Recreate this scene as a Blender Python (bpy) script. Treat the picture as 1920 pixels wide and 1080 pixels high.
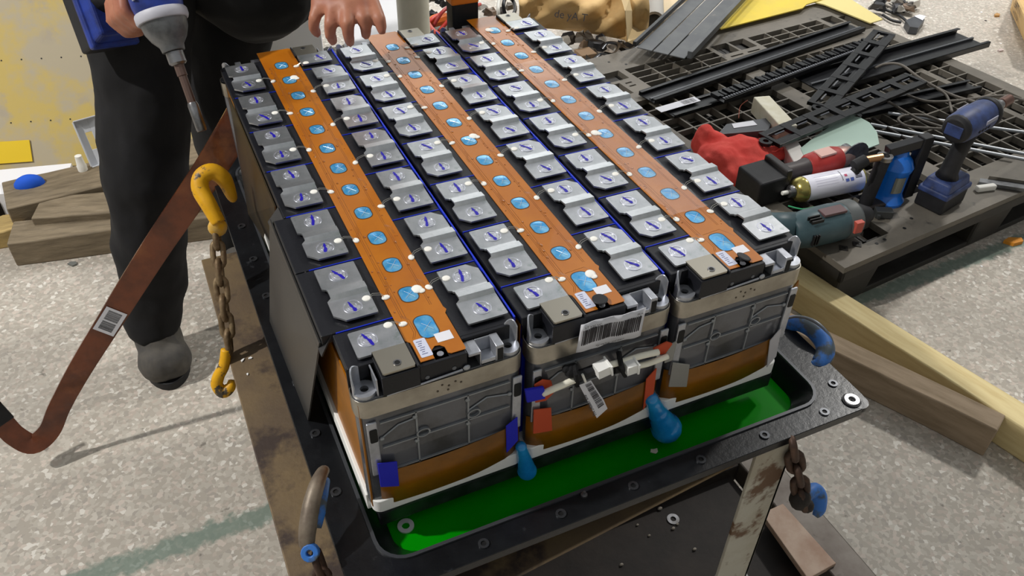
import bpy, bmesh, math, random
import numpy as np
from mathutils import Vector, Matrix
random.seed(7)
PI = math.pi
for o in list(bpy.data.objects): bpy.data.objects.remove(o, do_unlink=True)
sc = bpy.context.scene
COL = sc.collection

# ------------------------------------------------------------------ camera
# world: metres, z = 0 is the top of the modules, the floor is at z = -0.75
RC = np.array([[0.90906651, -0.416249, 0.01829896], [-0.25411968, -0.5887185, -0.76735502], [0.3301837, 0.69292662, -0.64096133]])
CP = np.array([-0.18715053, -0.59107702, 0.56625639])
FPX = 1554.834
cam = bpy.data.objects.new('camera', bpy.data.cameras.new('camera'))
COL.objects.link(cam)
mw = Matrix.Identity(4)
for r in range(3):
    mw[r][0] = RC[0][r]; mw[r][1] = -RC[1][r]; mw[r][2] = -RC[2][r]; mw[r][3] = CP[r]
cam.matrix_world = mw
cam.data.sensor_width = 36; cam.data.lens = FPX / 1920 * 36; cam.data.clip_start = 0.02
sc.camera = cam

# ------------------------------------------------------------------ light, exposure
def lamp(name, loc, target, power, size, col):
    l = bpy.data.lights.new(name, 'AREA'); l.energy = power; l.size = size; l.color = col; l.shape = 'DISK'
    o = bpy.data.objects.new(name, l); COL.objects.link(o); o.location = loc
    o.rotation_euler = (Vector(target) - Vector(loc)).to_track_quat('-Z', 'Y').to_euler(); return o
lamp('area_lamp', (-2.75, 0.88, 2.9), (0.1, 0.4, -0.4), 145, 0.12, (1.0, 0.97, 0.93))
lamp('area_lamp', (3.9, 1.6, 2.9), (0.6, 0.5, -0.5), 88, 0.3, (1.0, 0.97, 0.92))
lamp('area_lamp', (3.2, 3.6, 3.3), (3.0, 6.9, 0.8), 520, 0.8, (0.97, 0.98, 1.0))  # added lamp, brightens the unseen back wall that the strips mirror
lamp('sheen_panel', (3.7, 4.1, 4.2), (0.4, 0.0, 0.0), 9, 2.4, (0.97, 0.98, 1.0))  # added out-of-view panel, only to put a bright sheen on the busbars
w = bpy.data.worlds.new('hall'); sc.world = w; w.use_nodes = True
nt = w.node_tree; bg = nt.nodes['Background']
tcw = nt.nodes.new('ShaderNodeTexCoord'); sep = nt.nodes.new('ShaderNodeSeparateXYZ'); rmp = nt.nodes.new('ShaderNodeValToRGB')
nt.links.new(tcw.outputs['Generated'], sep.inputs[0]); nt.links.new(sep.outputs['Z'], rmp.inputs[0])
rmp.color_ramp.elements[0].position = 0.0; rmp.color_ramp.elements[0].color = (0.52, 0.53, 0.53, 1)
rmp.color_ramp.elements[1].position = 0.9; rmp.color_ramp.elements[1].color = (0.44, 0.45, 0.46, 1)
nt.links.new(rmp.outputs[0], bg.inputs[0]); bg.inputs[1].default_value = 0.78
sc.view_settings.view_transform = 'Standard'; sc.view_settings.look = 'None'
sc.view_settings.exposure = -0.06; sc.view_settings.gamma = 1.0; sc.view_settings.use_curve_mapping = False

# ------------------------------------------------------------------ measuring helpers
def un(px, py, v=0.0, ax=2):
    """point of the plane (axis ax = v) seen at a photo pixel"""
    d = RC.T @ np.array([(px - 960) / FPX, (py - 540) / FPX, 1.0])
    s = (v - CP[ax]) / d[ax]
    return Vector((CP + s * d).tolist())
def dp(px, py, depth):
    d = RC.T @ np.array([(px - 960) / FPX, (py - 540) / FPX, 1.0])
    return Vector((CP + depth * d).tolist())

# ------------------------------------------------------------------ materials
def srgb(c):
    return tuple(((x / 255) / 12.92 if x / 255 <= 0.04045 else (((x / 255) + 0.055) / 1.055) ** 2.4) for x in c)
MATS = {}
def M(name, col, rough=0.5, metal=0.0, col2=None, sc1=20, lo=0.4, hi=0.65, bump=0.0, bsc=None, trans=0.0, coat=0.0, ior=1.45, col3=None, sc3=60, lo3=.6, hi3=.7, stretch=None, alpha=1.0):
    if name in MATS: return MATS[name]
    m = bpy.data.materials.new(name); m.use_nodes = True; t = m.node_tree; b = t.nodes['Principled BSDF']
    b.inputs['Base Color'].default_value = (*srgb(col), 1); b.inputs['Roughness'].default_value = rough; b.inputs['Metallic'].default_value = metal
    b.inputs['Transmission Weight'].default_value = trans; b.inputs['Coat Weight'].default_value = coat; b.inputs['IOR'].default_value = ior
    b.inputs['Alpha'].default_value = alpha
    tc = t.nodes.new('ShaderNodeTexCoord'); src = tc.outputs['Object']
    if stretch:
        mp = t.nodes.new('ShaderNodeMapping'); mp.inputs['Scale'].default_value = stretch; t.links.new(src, mp.inputs[0]); src = mp.outputs[0]
    def noise(s):
        n = t.nodes.new('ShaderNodeTexNoise'); n.inputs['Scale'].default_value = s; n.inputs['Detail'].default_value = 6; n.inputs['Roughness'].default_value = 0.6
        t.links.new(src, n.inputs['Vector']); return n
    cur = None
    if col2 is not None:
        n = noise(sc1); r = t.nodes.new('ShaderNodeValToRGB'); t.links.new(n.outputs[0], r.inputs[0])
        r.color_ramp.elements[0].position = lo; r.color_ramp.elements[1].position = hi
        r.color_ramp.elements[0].color = (*srgb(col), 1); r.color_ramp.elements[1].color = (*srgb(col2), 1)
        cur = r.outputs[0]; t.links.new(cur, b.inputs['Base Color'])
    if col3 is not None:
        n = noise(sc3); r = t.nodes.new('ShaderNodeValToRGB'); t.links.new(n.outputs[0], r.inputs[0])
        r.color_ramp.elements[0].position = lo3; r.color_ramp.elements[1].position = hi3
        mx = t.nodes.new('ShaderNodeMix'); mx.data_type = 'RGBA'; t.links.new(r.outputs[0], mx.inputs[0])
        if cur: t.links.new(cur, mx.inputs[6])
        else: mx.inputs[6].default_value = (*srgb(col), 1)
        mx.inputs[7].default_value = (*srgb(col3), 1); t.links.new(mx.outputs[2], b.inputs['Base Color'])
    if bump:
        n = noise(bsc or sc1 * 3); bp = t.nodes.new('ShaderNodeBump'); bp.inputs['Strength'].default_value = bump; bp.inputs['Distance'].default_value = 0.002
        t.links.new(n.outputs[0], bp.inputs['Height']); t.links.new(bp.outputs[0], b.inputs['Normal'])
    MATS[name] = m; return m

def floor_material():
    m = bpy.data.materials.new('terrazzo'); m.use_nodes = True; t = m.node_tree; b = t.nodes['Principled BSDF']
    N = t.nodes.new; Lk = t.links.new
    tc = N('ShaderNodeTexCoord'); v = N('ShaderNodeTexVoronoi'); v.inputs['Scale'].default_value = 135
    nd = N('ShaderNodeTexNoise'); nd.inputs['Scale'].default_value = 60; nd.inputs['Detail'].default_value = 3
    ad = N('ShaderNodeMix'); ad.data_type = 'RGBA'; ad.inputs[0].default_value = 0.012
    Lk(tc.outputs['Object'], nd.inputs['Vector']); Lk(tc.outputs['Object'], ad.inputs[6]); Lk(nd.outputs['Color'], ad.inputs[7])
    Lk(ad.outputs[2], v.inputs['Vector'])
    sp = N('ShaderNodeSeparateColor'); Lk(v.outputs['Color'], sp.inputs[0])
    r = N('ShaderNodeValToRGB'); Lk(sp.outputs[0], r.inputs[0]); r.color_ramp.interpolation = 'CONSTANT'
    cols = [(0, (172, 164, 152)), (.34, (184, 177, 165)), (.55, (196, 189, 177)), (.7, (184, 172, 160)), (.8, (164, 157, 147)), (.87, (200, 188, 176)), (.95, (218, 213, 203))]
    cr = r.color_ramp
    cr.elements[0].position = cols[0][0]; cr.elements[0].color = (*srgb(cols[0][1]), 1)
    cr.elements[1].position = cols[1][0]; cr.elements[1].color = (*srgb(cols[1][1]), 1)
    for p, c in cols[2:]:
        e = cr.elements.new(p); e.color = (*srgb(c), 1)
    # grime
    n1 = N('ShaderNodeTexNoise'); n1.inputs['Scale'].default_value = 2.2; n1.inputs['Detail'].default_value = 8; n1.inputs['Roughness'].default_value = .65
    Lk(tc.outputs['Object'], n1.inputs['Vector']); r1 = N('ShaderNodeValToRGB'); Lk(n1.outputs[0], r1.inputs[0])
    r1.color_ramp.elements[0].position = .45; r1.color_ramp.elements[1].position = .75
    r1.color_ramp.elements[0].color = (0, 0, 0, 1); r1.color_ramp.elements[1].color = (.55, .55, .55, 1)
    mx = N('ShaderNodeMix'); mx.data_type = 'RGBA'; Lk(r1.outputs[0], mx.inputs[0]); Lk(r.outputs[0], mx.inputs[6]); mx.inputs[7].default_value = (*srgb((148, 142, 132)), 1)
    # specks of dirt
    n2 = N('ShaderNodeTexNoise'); n2.inputs['Scale'].default_value = 45; n2.inputs['Detail'].default_value = 4; Lk(tc.outputs['Object'], n2.inputs['Vector'])
    r2 = N('ShaderNodeValToRGB'); Lk(n2.outputs[0], r2.inputs[0]); r2.color_ramp.elements[0].position = .68; r2.color_ramp.elements[1].position = .75
    r2.color_ramp.elements[1].color = (.7, .7, .7, 1)
    mx2 = N('ShaderNodeMix'); mx2.data_type = 'RGBA'; Lk(r2.outputs[0], mx2.inputs[0]); Lk(mx.outputs[2], mx2.inputs[6]); mx2.inputs[7].default_value = (*srgb((95, 90, 82)), 1)
    # worn teal paint line, a band about the line through two floor points
    A = un(200, 1070, -.75); B = un(505, 960, -.75); d = (B - A).normalized(); nrm = Vector((-d.y, d.x, 0))
    sb = N('ShaderNodeVectorMath'); sb.operation = 'SUBTRACT'; Lk(tc.outputs['Object'], sb.inputs[0]); sb.inputs[1].default_value = (A.x, A.y, 0)
    dt = N('ShaderNodeVectorMath'); dt.operation = 'DOT_PRODUCT'; Lk(sb.outputs[0], dt.inputs[0]); dt.inputs[1].default_value = nrm
    ab = N('ShaderNodeMath'); ab.operation = 'ABSOLUTE'; Lk(dt.outputs['Value'], ab.inputs[0])
    n3 = N('ShaderNodeTexNoise'); n3.inputs['Scale'].default_value = 50; n3.inputs['Detail'].default_value = 6; Lk(tc.outputs['Object'], n3.inputs['Vector'])
    ma = N('ShaderNodeMath'); ma.operation = 'MULTIPLY_ADD'; Lk(n3.outputs[0], ma.inputs[0]); ma.inputs[1].default_value = .05; Lk(ab.outputs[0], ma.inputs[2])
    lt = N('ShaderNodeMapRange'); Lk(ma.outputs[0], lt.inputs[0]); lt.inputs[1].default_value = .040; lt.inputs[2].default_value = .052; lt.inputs[3].default_value = .75; lt.inputs[4].default_value = 0
    mx3 = N('ShaderNodeMix'); mx3.data_type = 'RGBA'; Lk(lt.outputs[0], mx3.inputs[0]); Lk(mx2.outputs[2], mx3.inputs[6]); mx3.inputs[7].default_value = (*srgb((96, 120, 108)), 1)
    Lk(mx3.outputs[2], b.inputs['Base Color']); b.inputs['Roughness'].default_value = .62
    bp = N('ShaderNodeBump'); bp.inputs['Strength'].default_value = .12; bp.inputs['Distance'].default_value = .001; Lk(n2.outputs[0], bp.inputs['Height']); Lk(bp.outputs[0], b.inputs['Normal'])
    return m

blackp = M('black_plastic', (19, 20, 26), .45, bump=.1, bsc=300)
alu = M('aluminium', (206, 208, 211), .33, .9, col2=(186, 190, 193), sc1=45, bump=.05, bsc=200, col3=(164, 174, 172), sc3=70, lo3=.6, hi3=.72)
alu2 = M('busbar_edge', (170, 172, 176), .4, .9)
castalu = M('cast_alloy', (192, 195, 202), .38, .75, col2=(170, 173, 180), sc1=60)
darkcast = M('filmed_alloy', (98, 100, 106), .3, .35, col2=(66, 66, 66), sc1=18, coat=.4)
nickel = M('nickel', (178, 172, 158), .3, .9)
strapm = M('strap_steel', (178, 172, 160), .33, .85, col2=(150, 144, 132), sc1=25)
poly = M('polyimide', (178, 106, 20), .30, 0, col2=(166, 94, 14), sc1=14, coat=.35)
trace = M('circuit_trace', (120, 66, 22), .4)
kapt = M('kapton_film', (158, 98, 2), .4, 0, col2=(118, 74, 2), sc1=10, bump=.1, bsc=30)
bluef = M('blue_film', (14, 44, 190), .4)
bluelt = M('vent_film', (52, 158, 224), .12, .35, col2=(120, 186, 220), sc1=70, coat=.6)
whites = M('white_sealant', (240, 238, 230), .45)
foam = M('white_foam', (240, 240, 236), .6)
marker = M('marker_ink', (28, 14, 160), .4)
ringm = M('weld_ring', (220, 222, 232), .25, .8)
wire_m = M('lead_wire', (190, 188, 180), .35, .6)
paperm = M('label_paper', (222, 222, 228), .55)
inkm = M('print_ink', (60, 58, 60), .6)
steelblk = M('tray_steel', (17, 18, 21), .3, .2, col2=(29, 31, 34), sc1=16, col3=(52, 54, 58), sc3=60, lo3=.66, hi3=.75, bump=.15, bsc=120)
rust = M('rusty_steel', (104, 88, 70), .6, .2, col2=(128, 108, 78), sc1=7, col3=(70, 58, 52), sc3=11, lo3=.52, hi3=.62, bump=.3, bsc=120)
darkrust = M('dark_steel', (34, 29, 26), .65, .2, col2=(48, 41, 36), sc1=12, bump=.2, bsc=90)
blackcloth = M('black_cloth', (14, 14, 16), .85, col2=(22, 22, 25), sc1=14, bump=.3, bsc=40)
skin = M('skin', (176, 118, 92), .5, col2=(160, 100, 78), sc1=30)
bluep = M('tool_blue', (38, 62, 150), .4, col2=(30, 44, 104), sc1=30)
bluep2 = M('tool_blue_dusty', (56, 74, 124), .5, col2=(40, 50, 84), sc1=30, col3=(110, 110, 112), sc3=60, lo3=.66, hi3=.8)
rubber = M('rubber_black', (20, 20, 23), .6, col2=(30, 30, 33), sc1=40)
toolgrey = M('tool_grey_metal', (120, 122, 124), .4, .6, col2=(90, 92, 94), sc1=40)
steel = M('bare_steel', (150, 150, 152), .3, .9, col2=(110, 108, 106), sc1=40)
yellowpaint = M('hook_yellow', (226, 168, 12), .5, col2=(208, 150, 10), sc1=30, col3=(70, 62, 50), sc3=48, lo3=.56, hi3=.61, bump=.2, bsc=90)
hookblue = M('hook_blue', (52, 112, 190), .5, col2=(70, 82, 90), sc1=35, lo=.5, hi=.6, bump=.2, bsc=90)
hookworn = M('hook_worn', (104, 92, 80), .5, .3, col2=(140, 128, 112), sc1=30, stretch=(1, 1, 1), bump=.2)
chainm = M('chain_rust', (110, 90, 66), .55, .5, col2=(150, 130, 100), sc1=60, bump=.3, bsc=200)
chaind = M('chain_dark', (84, 64, 52), .55, .5, col2=(60, 46, 40), sc1=60, bump=.3, bsc=200)
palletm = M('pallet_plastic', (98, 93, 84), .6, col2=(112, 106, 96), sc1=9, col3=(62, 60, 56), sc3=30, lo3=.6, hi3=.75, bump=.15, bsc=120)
wood_old = M('old_wood', (134, 120, 98), .8, col2=(104, 92, 74), sc1=9, stretch=(1, 6, 6), bump=.4, bsc=60, col3=(158, 144, 122), sc3=14, lo3=.6, hi3=.75)
wood_pale = M('pale_wood', (228, 210, 158), .75, col2=(214, 192, 138), sc1=8, stretch=(1, 8, 8), bump=.2, bsc=50, col3=(150, 128, 84), sc3=10, lo3=.7, hi3=.8)
wood_brown = M('brown_wood', (166, 146, 122), .8, col2=(140, 122, 98), sc1=8, stretch=(1, 6, 6), bump=.3, bsc=60)

# ------------------------------------------------------------------ mesh builder
class MB:
    def __init__(s): s.v = []; s.f = []; s.m = Matrix.Identity(4)
    def add(s, vs, fs):
        k = len(s.v); s.v += [tuple(s.m @ Vector(v)) for v in vs]; s.f += [tuple(i + k for i in f) for f in fs]; return s
    def box(s, a, b, taper=1.0):
        x0, y0, z0 = a; x1, y1, z1 = b; cx, cy = (x0 + x1) / 2, (y0 + y1) / 2
        T = lambda x, y: (cx + (x - cx) * taper, cy + (y - cy) * taper)
        vs = [(x0, y0, z0), (x1, y0, z0), (x1, y1, z0), (x0, y1, z0)] + [(*T(x, y), z1) for x, y in ((x0, y0), (x1, y0), (x1, y1), (x0, y1))]
        return s.add(vs, [(3, 2, 1, 0), (4, 5, 6, 7), (0, 1, 5, 4), (1, 2, 6, 5), (2, 3, 7, 6), (3, 0, 4, 7)])
    def prism(s, p, z0, z1):
        n = len(p)
        return s.add([(x, y, z0) for x, y in p] + [(x, y, z1) for x, y in p],
                     [tuple(reversed(range(n))), tuple(range(n, 2 * n))] + [(i, (i + 1) % n, n + (i + 1) % n, n + i) for i in range(n)])
    def quad(s, p, th):
        """a plate of thickness th under the polygon p of 3D points"""
        p = [Vector(q) for q in p]; n = (p[1] - p[0]).cross(p[2] - p[0]).normalized() * th; k = len(p)
        return s.add(p + [q - n for q in p], [tuple(range(k)), tuple(reversed(range(k, 2 * k)))] + [(i, k + i, k + (i + 1) % k, (i + 1) % k) for i in range(k)])
    def tube(s, path, r, n=8, closed=False, cap=True, flat=None):
        P = [Vector(p) for p in path]; N = len(P); R = r if isinstance(r, (list, tuple)) else [r] * N
        vs = []; up = None
        for i in range(N):
            if closed: t = P[(i + 1) % N] - P[i - 1]
            else: t = P[min(i + 1, N - 1)] - P[max(i - 1, 0)]
            t.normalize()
            if up is None:
                up = Vector((0, 0, 1)) if abs(t.z) < .9 else Vector((1, 0, 0))
            a = (up - t * up.dot(t)).normalized(); up = a; b = t.cross(a)
            for j in range(n):
                an = 2 * PI * j / n; fa = flat if flat else 1
                vs.append(P[i] + a * (math.cos(an) * R[i] * fa) + b * (math.sin(an) * R[i]))
        fs = []
        for i in range(N if closed else N - 1):
            k = (i + 1) % N
            for j in range(n): fs.append((i * n + j, i * n + (j + 1) % n, k * n + (j + 1) % n, k * n + j))
        if cap and not closed: fs += [tuple(reversed(range(n))), tuple(range((N - 1) * n, N * n))]
        return s.add(vs, fs)
    def lathe(s, prof, n=20, axis='z'):
        vs = []; fs = []
        for r, h in prof:
            for j in range(n):
                a = 2 * PI * j / n; c, d = r * math.cos(a), r * math.sin(a)
                vs.append((c, d, h) if axis == 'z' else ((h, c, d) if axis == 'x' else (d, h, c)))
        for i in range(len(prof) - 1):
            for j in range(n): fs.append((i * n + j, i * n + (j + 1) % n, (i + 1) * n + (j + 1) % n, (i + 1) * n + j))
        fs += [tuple(reversed(range(n))), tuple(range((len(prof) - 1) * n, len(prof) * n))]
        return s.add(vs, fs)
    def ring(s, c, r0, r1, z0, z1, n=20, ax=1.0, ay=1.0):
        vs = []
        for z in (z0, z1):
            for r in (r0, r1):
                for j in range(n):
                    a = 2 * PI * j / n; vs.append((c[0] + r * ax * math.cos(a), c[1] + r * ay * math.sin(a), z))
        fs = []
        for j in range(n):
            k = (j + 1) % n
            fs += [(2 * n + j, 3 * n + j, 3 * n + k, 2 * n + k), (n + j, n + k, 3 * n + k, 3 * n + j), (j, 2 * n + j, 2 * n + k, k), (j, k, n + k, n + j)]
        return s.add(vs, fs)
    def sphere(s, c, r, n=10, k=7, sx=1, sy=1, sz=1):
        vs = [(c[0], c[1], c[2] - r * sz)]
        for i in range(1, k):
            t = PI * i / k
            for j in range(n):
                a = 2 * PI * j / n; vs.append((c[0] + r * sx * math.sin(t) * math.cos(a), c[1] + r * sy * math.sin(t) * math.sin(a), c[2] - r * sz * math.cos(t)))
        vs.append((c[0], c[1], c[2] + r * sz)); fs = []
        for j in range(n): fs.append((0, 1 + (j + 1) % n, 1 + j)); fs.append((len(vs) - 1, len(vs) - 1 - n + j, len(vs) - 1 - n + (j + 1) % n))
        for i in range(k - 2):
            for j in range(n):
                a = 1 + i * n; fs.append((a + j, a + (j + 1) % n, a + n + (j + 1) % n, a + n + j))
        return s.add(vs, fs)
    def capsule(s, a, b, ra, rb, n=12):
        a, b = Vector(a), Vector(b)
        s.sphere(a, ra, n, 8); s.sphere(b, rb, n, 8); return s.tube([a, b], [ra, rb], n)
    def grid(s, fn, nu, nv):
        vs = [fn(i / nu, j / nv) for i in range(nu + 1) for j in range(nv + 1)]
        return s.add(vs, [(i * (nv + 1) + j, (i + 1) * (nv + 1) + j, (i + 1) * (nv + 1) + j + 1, i * (nv + 1) + j + 1) for i in range(nu) for j in range(nv)])
    def build(s, name, mat, parent=None, bevel=0, seg=2, smooth=False, solid=0, subsurf=0, auto=True):
        me = bpy.data.meshes.new(name); me.from_pydata([tuple(v) for v in s.v], [], s.f); me.materials.append(mat)
        if solid == 0:
            bm = bmesh.new(); bm.from_mesh(me); bmesh.ops.recalc_face_normals(bm, faces=bm.faces); bm.to_mesh(me); bm.free()
        me.update()
        if smooth: me.shade_smooth()
        elif len(s.v) > 30: me.shade_smooth(); me.set_sharp_from_angle(angle=.55)
        o = bpy.data.objects.new(name, me); COL.objects.link(o)
        if parent is not None: o.parent = parent
        if solid: md = o.modifiers.new('solid', 'SOLIDIFY'); md.thickness = solid; md.offset = 0
        if subsurf: md = o.modifiers.new('sub', 'SUBSURF'); md.levels = subsurf; md.render_levels = subsurf
        if bevel:
            md = o.modifiers.new('bevel', 'BEVEL'); md.width = bevel; md.segments = seg; md.limit_method = 'ANGLE'; md.angle_limit = .6
            me.shade_smooth() if False else None
        return o

def tag(o, label=None, cat=None, group=None, kind=None):
    if label: o['label'] = label
    if cat: o['category'] = cat
    if group: o['group'] = group
    if kind: o['kind'] = kind
    return o
def thing(name, label, cat, loc=(0, 0, 0), rz=0, group=None, mat=None):
    o = bpy.data.objects.new(name, None); COL.objects.link(o); o.empty_display_size = .02
    if mat is not None: o.matrix_world = mat
    else: o.location = loc; o.rotation_euler = (0, 0, rz)
    return tag(o, label, cat, group)
def local(t):
    """a builder whose world-coordinate input lands in the local frame of t"""
    bpy.context.view_layer.update() if False else None
    b = MB(); b.m = t.matrix_basis.inverted(); return b
def W(): return MB()
def basis(o, x, y):
    x = Vector(x).normalized(); z = x.cross(Vector(y)).normalized(); y = z.cross(x)
    m = Matrix.Identity(4)
    for i in range(3): m[i][0] = x[i]; m[i][1] = y[i]; m[i][2] = z[i]; m[i][3] = o[i]
    return m
def rrect(x0, y0, x1, y1, r, n=4, cut=()):
    p = []
    for (cx, cy, a0, k) in ((x1 - r, y1 - r, 0, 0), (x0 + r, y1 - r, 90, 1), (x0 + r, y0 + r, 180, 2), (x1 - r, y0 + r, 270, 3)):
        for i in range(n + 1):
            a = math.radians(a0 + 90 * i / n); p.append((cx + r * math.cos(a), cy + r * math.sin(a)))
    return p
def text_mesh(s, size, name='lettering'):
    cu = bpy.data.curves.new(name, 'FONT'); cu.body = s; cu.size = size; cu.extrude = .00005
    o = bpy.data.objects.new(name, cu); COL.objects.link(o)
    dg = bpy.context.evaluated_depsgraph_get(); me = bpy.data.meshes.new_from_object(o.evaluated_get(dg)); bpy.data.objects.remove(o, do_unlink=True)
    me.materials.clear(); return me
def put_text(s, size, parent, m, mat=None):
    me = text_mesh(s, size); me.materials.append(mat or inkm)
    o = bpy.data.objects.new('lettering', me); COL.objects.link(o); o.parent = parent; o.matrix_basis = m; return o

FZ = -0.75
# ================================================================== setting
b = MB(); b.box((-7, -5, FZ - .1), (9, 9, FZ)); tag(b.build('floor', floor_material()), kind='structure')
wallm = M('hall_wall', (196, 198, 196), .8, col2=(182, 184, 182), sc1=2)
b = MB(); b.box((-7, 7.0, FZ), (9, 7.15, 3.6)); tag(b.build('wall_back', wallm), kind='structure')
b = MB(); b.box((8.85, -5, FZ), (9, 7.0, 3.6)); tag(b.build('wall_right', wallm), kind='structure')
b = MB(); b.box((-7, -5, FZ), (-6.85, 7.0, 3.6)); tag(b.build('wall_left', wallm), kind='structure')
b = MB(); b.box((-6.85, -5, FZ), (8.85, -4.85, 3.6)); tag(b.build('wall_front', wallm), kind='structure')

# ================================================================== cart
cart = thing('steel_cart', 'rusty steel work cart with white painted legs carrying the black battery tray', 'cart', (.25, .4, FZ))
b = local(cart); b.prism([(-.19, -.150), (.49, -.085), (.49, .62), (-.19, .62)], -.306, -.300); b.build('top_plate', rust, cart, .0015)
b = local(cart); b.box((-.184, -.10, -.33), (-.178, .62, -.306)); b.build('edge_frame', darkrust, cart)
legx = [(un(1484, 828, -.24).x + .003, 0)]
for (x, y, sx, sy) in ((legx[0][0], -.134, -1, 1), (-.1, .1, 1, 1), (legx[0][0], .56, -1, -1), (-.1, .56, 1, -1)):
    zt_ = -.236 if y < 0 else -.306
    b = local(cart); b.box((min(x, x + sx * .060), min(y, y + sy * .005), FZ + .06), (max(x, x + sx * .060), max(y, y + sy * .005), zt_))
    b.box((min(x, x + sx * .005), min(y, y + sy * .03), FZ + .06), (max(x, x + sx * .005), max(y, y + sy * .03), zt_))
    lg = b.build('leg', M('white_paint_worn', (186, 182, 168), .6, col2=(168, 160, 142), sc1=14, col3=(104, 78, 56), sc3=22, lo3=.52, hi3=.6, bump=.2), cart, .001)
    lg['label'] = 'white painted leg with rust patches'
zb = -.65
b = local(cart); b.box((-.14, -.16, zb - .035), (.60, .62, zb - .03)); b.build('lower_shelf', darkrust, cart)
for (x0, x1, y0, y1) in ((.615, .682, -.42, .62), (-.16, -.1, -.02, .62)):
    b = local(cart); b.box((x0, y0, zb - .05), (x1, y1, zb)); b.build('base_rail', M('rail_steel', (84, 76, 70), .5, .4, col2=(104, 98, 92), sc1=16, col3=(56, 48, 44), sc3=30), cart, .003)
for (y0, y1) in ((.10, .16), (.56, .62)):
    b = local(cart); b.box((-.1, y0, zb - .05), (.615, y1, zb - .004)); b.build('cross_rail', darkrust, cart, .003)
for (x, y) in ((.64, -.10), (-.13, .03), (.64, .56), (-.13, .56)):
    b = local(cart); b.m = b.m @ Matrix.Translation((x, y, FZ + .025)); b.lathe([(.004, -.014), (.023, -.014), (.025, -.008), (.025, .008), (.023, .014), (.004, .014)], 18, 'x')
    wh = b.build('caster_wheel', rubber, cart)
    b = local(cart); b.box((x - .02, y - .016, FZ + .045), (x + .02, y + .016, zb - .05)); b.box((x - .02, y - .012, FZ + .02), (x - .016, y + .012, FZ + .05)); b.box((x + .016, y - .012, FZ + .02), (x + .02, y + .012, FZ + .05)); b.build('caster_fork', steel, cart)
fb = thing('flat_steel_bar', 'pale rust-stained flat steel bar lying inside the lower cart rail', 'metal bar', un(1500, 1010, zb))
p = [un(x, y, zb + .007) for x, y in ((1428, 962), (1468, 944), (1568, 1056), (1515, 1085))]
b = local(fb); b.quad([p[0], p[3], p[2], p[1]], .012); b.build('bar', M('bar_pale', (182, 160, 142), .6, .1, col2=(160, 130, 110), sc1=16, bump=.1), fb, .001)
gb = thing('steel_offcut', 'grey steel offcut at the foot of the white cart leg', 'metal bar', un(1375, 1065, zb))
p = [un(x, y, zb + .008) for x, y in ((1340, 1078), (1385, 1048), (1410, 1090), (1350, 1120))]
b = local(gb); b.quad([p[0], p[3], p[2], p[1]], .012); b.build('bar', steel, gb, .001)
k = 0
for (x, y, s) in ((1243, 938, .004), (1237, 955, .005), (1262, 974, .011), (1270, 984, .003), (1302, 1031, .004), (1195, 985, .003), (1217, 1005, .003), (1200, 938, .004), (1262, 992, .004), (1165, 1060, .004)):
    c = un(x, y, zb - .03)
    t = thing('dropped_washer' if s > .009 else 'metal_crumb', '', 'washer' if s > .009 else 'debris', c)
    if s > .009:
        t['label'] = 'steel washer lying on the dark lower shelf of the cart'
        MB().ring((0, 0), .005, s, 0, .002).build('washer_ring', steel, t)
    else:
        t['label'] = 'small metal crumb on the dark lower shelf of the cart'; t['group'] = 'crumbs on the lower shelf'
        MB().sphere((0, 0, s * .6), s, 6, 4, 1, .7, .6).build('crumb', M('crumb', (150, 142, 130), .6), t)

# ================================================================== tray
tray = thing('battery_tray', 'black steel battery tray with wide bolted rim, flooded with green coolant', 'battery tray', (.2, .3, -.275))
X0, X1, Y0, Y1 = -.137, .545, -.137, .80
x0, x1, y0, y1 = -.094, .492, -.102, .755
def frame(outer, inner, z0, z1, b):
    n = len(outer)
    vs = [(x, y, z) for z in (z0, z1) for L in (outer, inner) for x, y in L]
    fs = []
    for j in range(n):
        k = (j + 1) % n
        fs += [(2 * n + j, 2 * n + k, 3 * n + k, 3 * n + j), (j, n + j, n + k, k), (j, k, 2 * n + k, 2 * n + j), (n + j, 3 * n + j, 3 * n + k, n + k)]
    return b.add(vs, fs)
b = local(tray); frame(rrect(X0, Y0, X1, Y1, .02, 6), rrect(x0, y0, x1, y1, .03, 6), -.224, -.219, b)
frame(rrect(X0, Y0, X1, Y1, .02, 6), rrect(X0 + .003, Y0 + .003, X1 - .003, Y1 - .003, .018, 6), -.232, -.222, b)
b.build('rim', steelblk, tray, .001)
b = local(tray); frame(rrect(x0 - .004, y0 - .004, x1 + .004, y1 + .004, .034, 6), rrect(x0, y0, x1, y1, .03, 6), -.219, -.2165, b); b.build('rim_lip', M('lip', (70, 72, 76), .3, .3), tray)
b = local(tray); n = 28
oo = rrect(x0, y0, x1, y1, .03, 6); ii = rrect(x0 + .020, y0 + .017, x1 - .014, y1 - .014, .028, 6); n = len(oo)
b.add([(x, y, -.22) for x, y in oo] + [(x, y, -.245) for x, y in ii] + [(x, y, -.29) for x, y in ii], [(j, (j + 1) % n, n + (j + 1) % n, n + j) for j in range(n)] + [(n + j, n + (j + 1) % n, 2 * n + (j + 1) % n, 2 * n + j) for j in range(n)] + [tuple(range(2 * n, 3 * n))])
b.build('tray_wall', steelblk, tray, smooth=False)
coolm = M('coolant', (4, 138, 6), .22, 0, col2=(3, 120, 5), sc1=6, bump=.04, bsc=8, ior=1.2)
b = local(tray); b.prism(rrect(x0 + .0205, y0 + .0175, x1 - .0145, y1 - .0145, .027, 6), -.288, -.248); co = b.build('coolant', coolm, tray); co['label'] = 'bright green coolant pool'
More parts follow.
